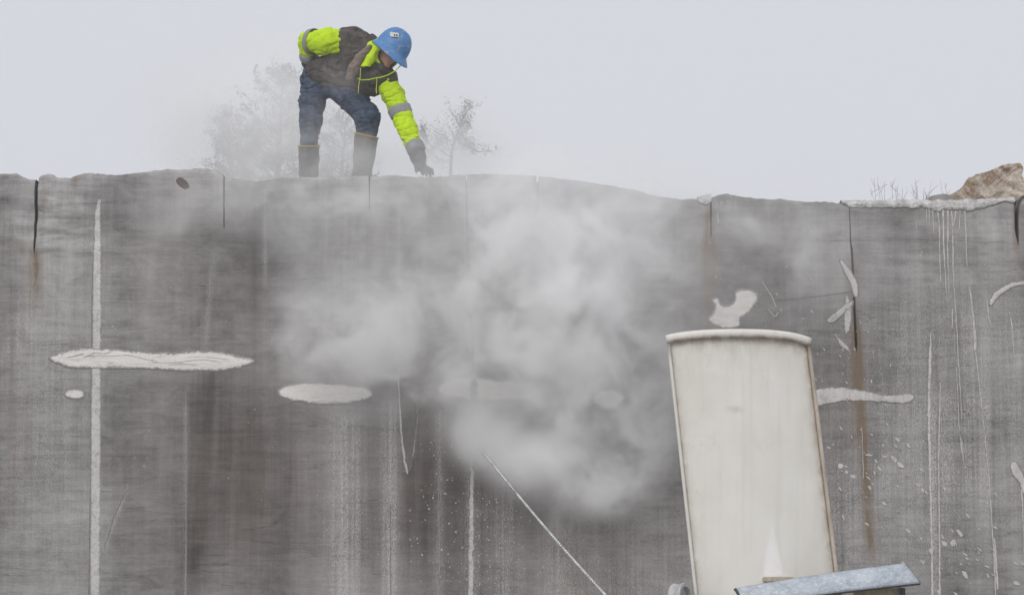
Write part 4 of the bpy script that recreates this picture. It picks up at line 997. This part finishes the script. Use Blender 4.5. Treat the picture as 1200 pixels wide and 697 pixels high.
sdf_obj('glove', lambda X, Y, Z: smin(chain(gl, .02, .004, 25, 3)(X, Y, Z), chain([[(p, r*1.2) for p, r in s] for s in fing], .010)(X, Y, Z), .012), [p for s in gl+fing for p, _ in s], M_GLOVE, per, .005, .07)
gr_ = [[J(361, 74, .68, 8), (palmR[0], .045)]]
sdf_obj('glove', lambda X, Y, Z: smin(chain(gr_, .02, .004, 25, 7)(X, Y, Z), chain([[(p, r*1.2) for p, r in s] for s in fingR], .010)(X, Y, Z), .012), [p for s in gr_+fingR for p, _ in s], M_JEAN, per, .005, .07)
# hood: a fabric shell round the head, open towards the face
hc = HL(-.055, 0, -.065)
def hood_fn(X, Y, Z):
    o = ell(X, Y, Z, hc, HA, (.150, .130, .165)); o = smin(o, chain([[(HL(-.08, 0, -.12), .10), (neck[0], .105)]], .03)(X, Y, Z), .05)
    o = smin(o, chain([[J(446, 53, .27, 6), J(434, 69, .235, 6), J(425, 84, .215, 4.5), J(421.5, 91, .21, 2.5)]], .01)(X, Y, Z), .015)
    i = ell(X, Y, Z, HL(-.03, 0, -.05), HA, (.130, .108, .150)); op = ell(X, Y, Z, HL(.15, 0, -.045), HA, (.165, .125, .165))
    o = o+.012*(fbm(X*14, Y*14, Z*14, 3, 31)-.5)*2
    sg = 1 if hs[1] < 0 else -1
    op2 = ell(X, Y, Z, HL(.118, sg*.10, -.085), HA, (.108, .110, .10))
    return np.maximum(np.maximum(np.maximum(o, -i), -op), -op2)
hood = sdf_obj('hood', hood_fn, [HL(-.2, -.14, -.2), HL(.1, .14, .12), neck[0]], M_HIVIS, per, .006, .14)
# collar flap of the vest
sdf_obj('collar', chain([[J(433, 56, .27, 4), J(422, 68, .225, 6), J(413.5, 82, .205, 6.5), J(410, 92, .21, 5), J(409, 100, .225, 2)]], .015, .012, 18, 4), [at(440, 52, .27), at(403, 102, .2)], M_COLLAR, per, .006, .09)
for (x, y0, x1, y1) in ((422.5, 80, 420, 110), (441, 91, 441.5, 110)):
    pts = [at(x+(x1-x)*t+.5*math.sin(t*6), y0+(y1-y0)*t, .15+.02*math.sin(t*3)) for t in np.linspace(0, 1, 8)]
    cv, cf = tube(pts, .0036, 6); obj('drawstring', cv, cf, M_CORD, per, smooth=True)
cv, cf = tube([at(419, 92, .20), at(424, 94, .19), at(432, 93.6, .185), at(441, 91.5, .18), at(446, 91, .18), at(455, 88, .18), at(463, 83.5, .19), at(470, 76.5, .2)], .0042, 6); obj('hood_hem', cv, cf, M_HIVIS, hood, smooth=True)
# safety glasses
gp = [HL(-.01, -.088, -.035), HL(.06, -.084, -.038), HL(.095, -.055, -.042), HL(.110, -.02, -.040), HL(.112, 0, -.036), HL(.110, .02, -.040), HL(.095, .055, -.042), HL(.06, .084, -.038), HL(-.01, .088, -.035)]
V, F = [], []
for i, p in enumerate(gp):
    hh = (.006, .012, .026, .026, .014, .026, .026, .012, .006)[i]
    for d_, e_ in ((hh, 0), (hh, .006), (-hh, .006), (-hh, 0)): V.append(p+hu*d_+hf_*e_)
for i in range(len(gp)-1):
    for k in range(4): F.append((i*4+k, i*4+(k+1) % 4, (i+1)*4+(k+1) % 4, (i+1)*4+k))
F += [(0, 1, 2, 3), (35, 34, 33, 32)]
obj('glasses', V, F, M_LENSG, per)
# hard hat
def mat_hat():
    t = NT('scuffed_blue_shell'); a = t.noise((9, 9, 9), 5, .65, .5); b = t.noise((26, 26, 26), 5, .7, .6, off=4); c = t.noise((120, 120, 120), 2, .6)
    col = t.mix(t.ramp(a, (.35, 0), (.65, 1)), (0.045, 0.165, 0.42), (0.085, 0.24, 0.50))
    col = t.mix(t.ramp(b, (.55, 0), (.68, .75)), col, (0.34, 0.36, 0.38))
    col = t.mix(t.ramp(t.noise((17, 17, 17), 3, .6, .8, off=9), (.63, 0), (.67, .7)), col, (0.40, 0.32, 0.22))
    t.bump(b, .12, .004); return t.done(col, t.ramp(b, (.4, .38), (.7, .7)), spec=.4)
M_HAT = mat_hat()
n = 56; V, F = [], []
prof = [(math.sin(a)**.86, .172*math.cos(a)**.9) for a in np.linspace(0.02, math.pi/2-.02, 16)]+[(1.02, -.002), (1.11, -.009), (1.20, -.017), (1.204, -.022), (1.11, -.017), (1.0, -.012), (.93, .0), (.86, .06)]
for i, (pr, pz) in enumerate(prof):
    for k in range(n):
        q = 2*math.pi*k/n; c, s = math.cos(q), math.sin(q); R = pr
        if pr > 1.0: R = 1+(pr-1)*(1+1.1*max(0, c)**2); 
        x, y, z = .166*R*c, .142*R*s, pz*1.1-(.03*(R-1)/.3 if R > 1 else 0)
        if i < 14: z += .007*math.exp(-(y/.014)**2)*min(1, i/3)*(1-i/16)+.004*(math.exp(-((abs(y)-.045)/.010)**2))*(1-i/16)
        V.append(HL(x-.004, y, z))
for i in range(len(prof)-1):
    for k in range(n): F.append((i*n+k, i*n+(k+1) % n, (i+1)*n+(k+1) % n, (i+1)*n+k))
F.append(tuple(range(n)))
hat = obj('hard_hat', V, F, M_HAT, per, smooth=True)
M_STK = mat_plain('white_sticker', (0.66, 0.64, 0.60), .6, 0, .3, 60); M_INK = mat_plain('dark_print', (0.06, 0.05, 0.05), .6)
def hat_pt(px, py, out=.004):
    """point on the shell seen at a place of the photograph"""
    o = CAM; best = None
    d = np.array(at(px, py, 0.))-o; d /= np.linalg.norm(d)
    q0 = np.array([(o-BC)@hf_/.166, (o-BC)@hs/.142, (o-BC)@hu/.192]); qd = np.array([d@hf_/.166, d@hs/.142, d@hu/.192])
    a, b, c = qd@qd, 2*q0@qd, q0@q0-1.04; disc = b*b-4*a*c
    t = (-b-math.sqrt(max(disc, 0)))/(2*a); return o+d*(t-out)
def sticker(name, quad, mat, parent, out):
    m = 5; V, F = [], []
    for j in range(m):
        for i in range(m):
            u, v = i/(m-1), j/(m-1); p = (1-v)*((1-u)*np.array(quad[0])+u*np.array(quad[1]))+v*((1-u)*np.array(quad[3])+u*np.array(quad[2])); V.append(hat_pt(p[0], p[1], out))
    for j in range(m-1):
        for i in range(m-1): F.append((j*m+i, j*m+i+1, (j+1)*m+i+1, (j+1)*m+i))
    return obj(name, V, F, mat, parent, smooth=True)
st = sticker('sticker', [(457, 37.5), (467, 39), (467.5, 44), (457.5, 43)], M_STK, hat, .012)
sticker('print', [(461.5, 40.2), (463, 40.3), (463.2, 42.6), (461.6, 42.5)], M_INK, st, .016)
sticker('print', [(464, 40.6), (466, 40.9), (466.2, 42.8), (464.2, 42.6)], M_INK, st, .016)

# ------------------------------------------------------------------ mist
def mist(name, label, blobs, lo, hi, res, gain, thr, nsc, seed, contrast, veil=()):
    """blobs: (px, py, Y, rx px, ry px, ry m, amp)"""
    mt = bpy.data.materials.new(name); mt.use_nodes = True; nt = mt.node_tree; nt.nodes.clear()
    out = nt.nodes.new('ShaderNodeOutputMaterial'); pv = nt.nodes.new('ShaderNodeVolumePrincipled')
    pv.inputs['Color'].default_value = (1, 1, 1, 1); pv.inputs['Density'].default_value = 1.0; pv.inputs['Anisotropy'].default_value = 0.0
    nt.links.new(pv.outputs[0], out.inputs['Volume'])
    ng = bpy.data.node_groups.new(name, 'GeometryNodeTree'); ng.interface.new_socket('Geometry', in_out='INPUT', socket_type='NodeSocketGeometry'); ng.interface.new_socket('Geometry', in_out='OUTPUT', socket_type='NodeSocketGeometry')
    N, Lk = ng.nodes, ng.links
    def mth(op, a, b=None, c=None):
        x = N.new('ShaderNodeMath'); x.operation = op
        for i, v in enumerate((a, b, c)):
            if v is None: continue
            if isinstance(v, (int, float)): x.inputs[i].default_value = v
            else: Lk.new(v, x.inputs[i])
        return x.outputs[0]
    def vec(op, a, b):
        x = N.new('ShaderNodeVectorMath'); x.operation = op
        for i, v in enumerate((a, b)):
            if isinstance(v, (tuple, list, np.ndarray)): x.inputs[i].default_value = tuple(map(float, v))
            else: Lk.new(v, x.inputs[i])
        return x
    def noise(v, sc, det, rough):
        x = N.new('ShaderNodeTexNoise'); x.inputs['Scale'].default_value = sc; x.inputs['Detail'].default_value = det; x.inputs['Roughness'].default_value = rough; Lk.new(v, x.inputs['Vector']); return x
    pos = N.new('GeometryNodeInputPosition').outputs[0]
    off = vec('MULTIPLY', vec('ADD', pos, (seed*3.1, seed*1.7, seed*2.3)).outputs[0], (1, .7, 1)).outputs[0]
    w1 = noise(off, 1.6, 2, .5); wv_ = vec('MULTIPLY', vec('SUBTRACT', w1.outputs['Color'], (.5, .5, .5)).outputs[0], (.75, .5, .75)).outputs[0]
    wp_ = vec('ADD', pos, wv_).outputs[0]
    D_ = None; S_ = None
    for (px, py, Y, rx, ry, rd, am) in blobs:
        c = at(px, py, Y); s = (Y-CAM[1])/FPX
        q = vec('MULTIPLY', vec('SUBTRACT', wp_ if rx > 45 else pos, c).outputs[0], (1/(rx*s), 1/rd, 1/(ry*s))).outputs[0]
        g = mth('MULTIPLY', mth('EXPONENT', mth('MULTIPLY', vec('DOT_PRODUCT', q, q).outputs['Value'], -1.0)), am)
        if rx <= 36 and am > 1: S_ = g if S_ is None else mth('ADD', S_, g)
        D_ = g if D_ is None else mth('ADD', D_, g)
    for (px, py, Y, rx, ry, rd, am) in veil:
        c = at(px, py, Y); q_ = (Y-CAM[1])/FPX
        q = vec('MULTIPLY', vec('SUBTRACT', wp_, c).outputs[0], (1/(rx*q_), 1/rd, 1/(ry*q_))).outputs[0]
        g = mth('MULTIPLY', mth('EXPONENT', mth('MULTIPLY', vec('DOT_PRODUCT', q, q).outputs['Value'], -1.0)), am/1.6)
        S_ = g if S_ is None else mth('ADD', S_, g)
    n1 = noise(vec('ADD', off, wv_).outputs[0], nsc, 8, .66).outputs['Fac']
    n2 = noise(vec('ADD', off, vec('MULTIPLY', wv_, (1.0, 1.0, 1.0)).outputs[0]).outputs[0], nsc*3.4, 5, .62).outputs['Fac']
    n1 = mth('ADD', n1, mth('MULTIPLY', mth('SUBTRACT', n2, .5), .30))
    nn = mth('MAXIMUM', mth('MULTIPLY', mth('SUBTRACT', n1, thr), contrast), 0.0)
    dd = mth('MULTIPLY', mth('MULTIPLY', D_, mth('ADD', nn, .05)), gain)
    if S_ is not None: dd = mth('ADD', dd, mth('MULTIPLY', S_, gain*1.6))
    dd = mth('MAXIMUM', mth('SUBTRACT', dd, .012*gain), 0.0)
    vc = N.new('GeometryNodeVolumeCube'); Lk.new(dd, vc.inputs['Density'])
    vc.inputs['Min'].default_value = lo; vc.inputs['Max'].default_value = hi
    for k, v in zip('XYZ', res): vc.inputs['Resolution '+k].default_value = v
    sm_ = N.new('GeometryNodeSetMaterial'); sm_.inputs['Material'].default_value = mt; Lk.new(vc.outputs[0], sm_.inputs['Geometry'])
    go = N.new('NodeGroupOutput'); N.new('NodeGroupInput'); Lk.new(sm_.outputs[0], go.inputs[0])
    vd = bpy.data.volumes.new(name); vd.materials.append(mt); o = bpy.data.objects.new(name, vd); COL.objects.link(o)
    md = o.modifiers.new('cloud', 'NODES'); md.node_group = ng
    return tag(o, label, 'mist', kind='stuff')
PLUME = [  # px, py, depth, rx, ry, depth radius m, strength
    (558, 506, -.16, 19, 24, .15, 3.4), (585, 522, -.20, 24, 22, .16, 2.0), (620, 540, -.3, 34, 28, .22, 1.3), (668, 562, -.4, 48, 32, .3, 1.25), (714, 572, -.45, 36, 26, .3, .95),
    (640, 480, -.4, 60, 40, .3, .75), (650, 300, -.5, 98, 74, .45, 1.05), (685, 360, -.5, 80, 66, .45, .75), (590, 330, -.4, 75, 70, .4, .7), (640, 420, -.4, 95, 50, .4, .8), (740, 470, -.4, 60, 70, .35, .55),
    (450, 385, -.4, 90, 55, .4, .75), (380, 390, -.35, 55, 45, .35, .5), (520, 430, -.35, 80, 30, .3, .65), (762, 330, -.4, 46, 85, .35, .45), (340, 250, -.3, 90, 38, .3, .40), (230, 240, -.25, 80, 32, .25, .26),
    (440, 230, -.3, 120, 35, .3, .35), (590, 225, -.3, 80, 28, .3, .5), (720, 250, -.3, 80, 35, .3, .5), (920, 300, -.3, 75, 55, .3, .45), (860, 262, -.3, 60, 28, .3, .2), (690, 495, -.4, 56, 42, .3, .50), (650, 455, -.4, 70, 34, .3, .35), (730, 540, -.4, 40, 36, .3, .40), (660, 600, -.3, 70, 18, .2, .25)]
VEIL = [(570, 330, -.45, 230, 110, .35, .15), (650, 470, -.35, 120, 80, .3, .16), (700, 240, -.3, 120, 40, .3, .12), (300, 235, -.25, 150, 40, .25, .07), (960, 300, -.3, 120, 90, .3, .05), (600, 210, -.2, 240, 22, .25, .09)]
lo = at(20, 640, -1.3); hi = at(1190, 190, 0)
mist('mist_plume', 'thick white water mist blowing off the saw cut across the wall', PLUME, (float(lo[0]), -1.25, float(lo[2])), (float(hi[0]), -.015, float(hi[2])+.12), (390, 50, 190), 4.7, .395, 2.4, 1, 4.2, VEIL)
DRIFT = [(362, 182, .2, 50, 36, .16, 1.5), (425, 190, .2, 36, 26, .16, 1.0), (500, 192, .0, 36, 22, .2, .9), (540, 185, 2.2, 60, 22, .6, .6), (400, 92, .15, 26, 18, .08, .6), (300, 155, 2.2, 105, 80, .7, .56), (330, 110, 2.4, 60, 50, .6, .52), (395, 160, 2.2, 45, 55, .6, .48), (245, 160, 2.2, 50, 60, .6, .45), (530, 160, 2.2, 55, 50, .6, .45), (440, 60, .0, 40, 30, .1, .10)]
lo = at(20, 222, 3.4); hi = at(720, -60, 3.4)
mist('drifting_mist', 'thin mist drifting over the wall top around the worker and junipers', DRIFT, (float(lo[0]), -.1, TOPZ-.06), (float(hi[0]), 3.6, float(hi[2])), (210, 100, 100), 3.0, .30, 2.0, 4, 2.6)

# ------------------------------------------------------------------ haze
hm = bpy.data.materials.new('haze'); hm.use_nodes = True; hm.node_tree.nodes.clear()
ho = hm.node_tree.nodes.new('ShaderNodeOutputMaterial'); hv_ = hm.node_tree.nodes.new('ShaderNodeVolumePrincipled')
hv_.inputs['Color'].default_value = (.97, .975, .99, 1); hv_.inputs['Density'].default_value = .0022
hm.node_tree.links.new(hv_.outputs[0], ho.inputs['Volume'])
V, F = box_vf((0, 0, 7.0), (840, 840, 17))
tag(obj('haze', V, F, hm), 'pale even haze filling the quarry air', 'haze', kind='stuff')
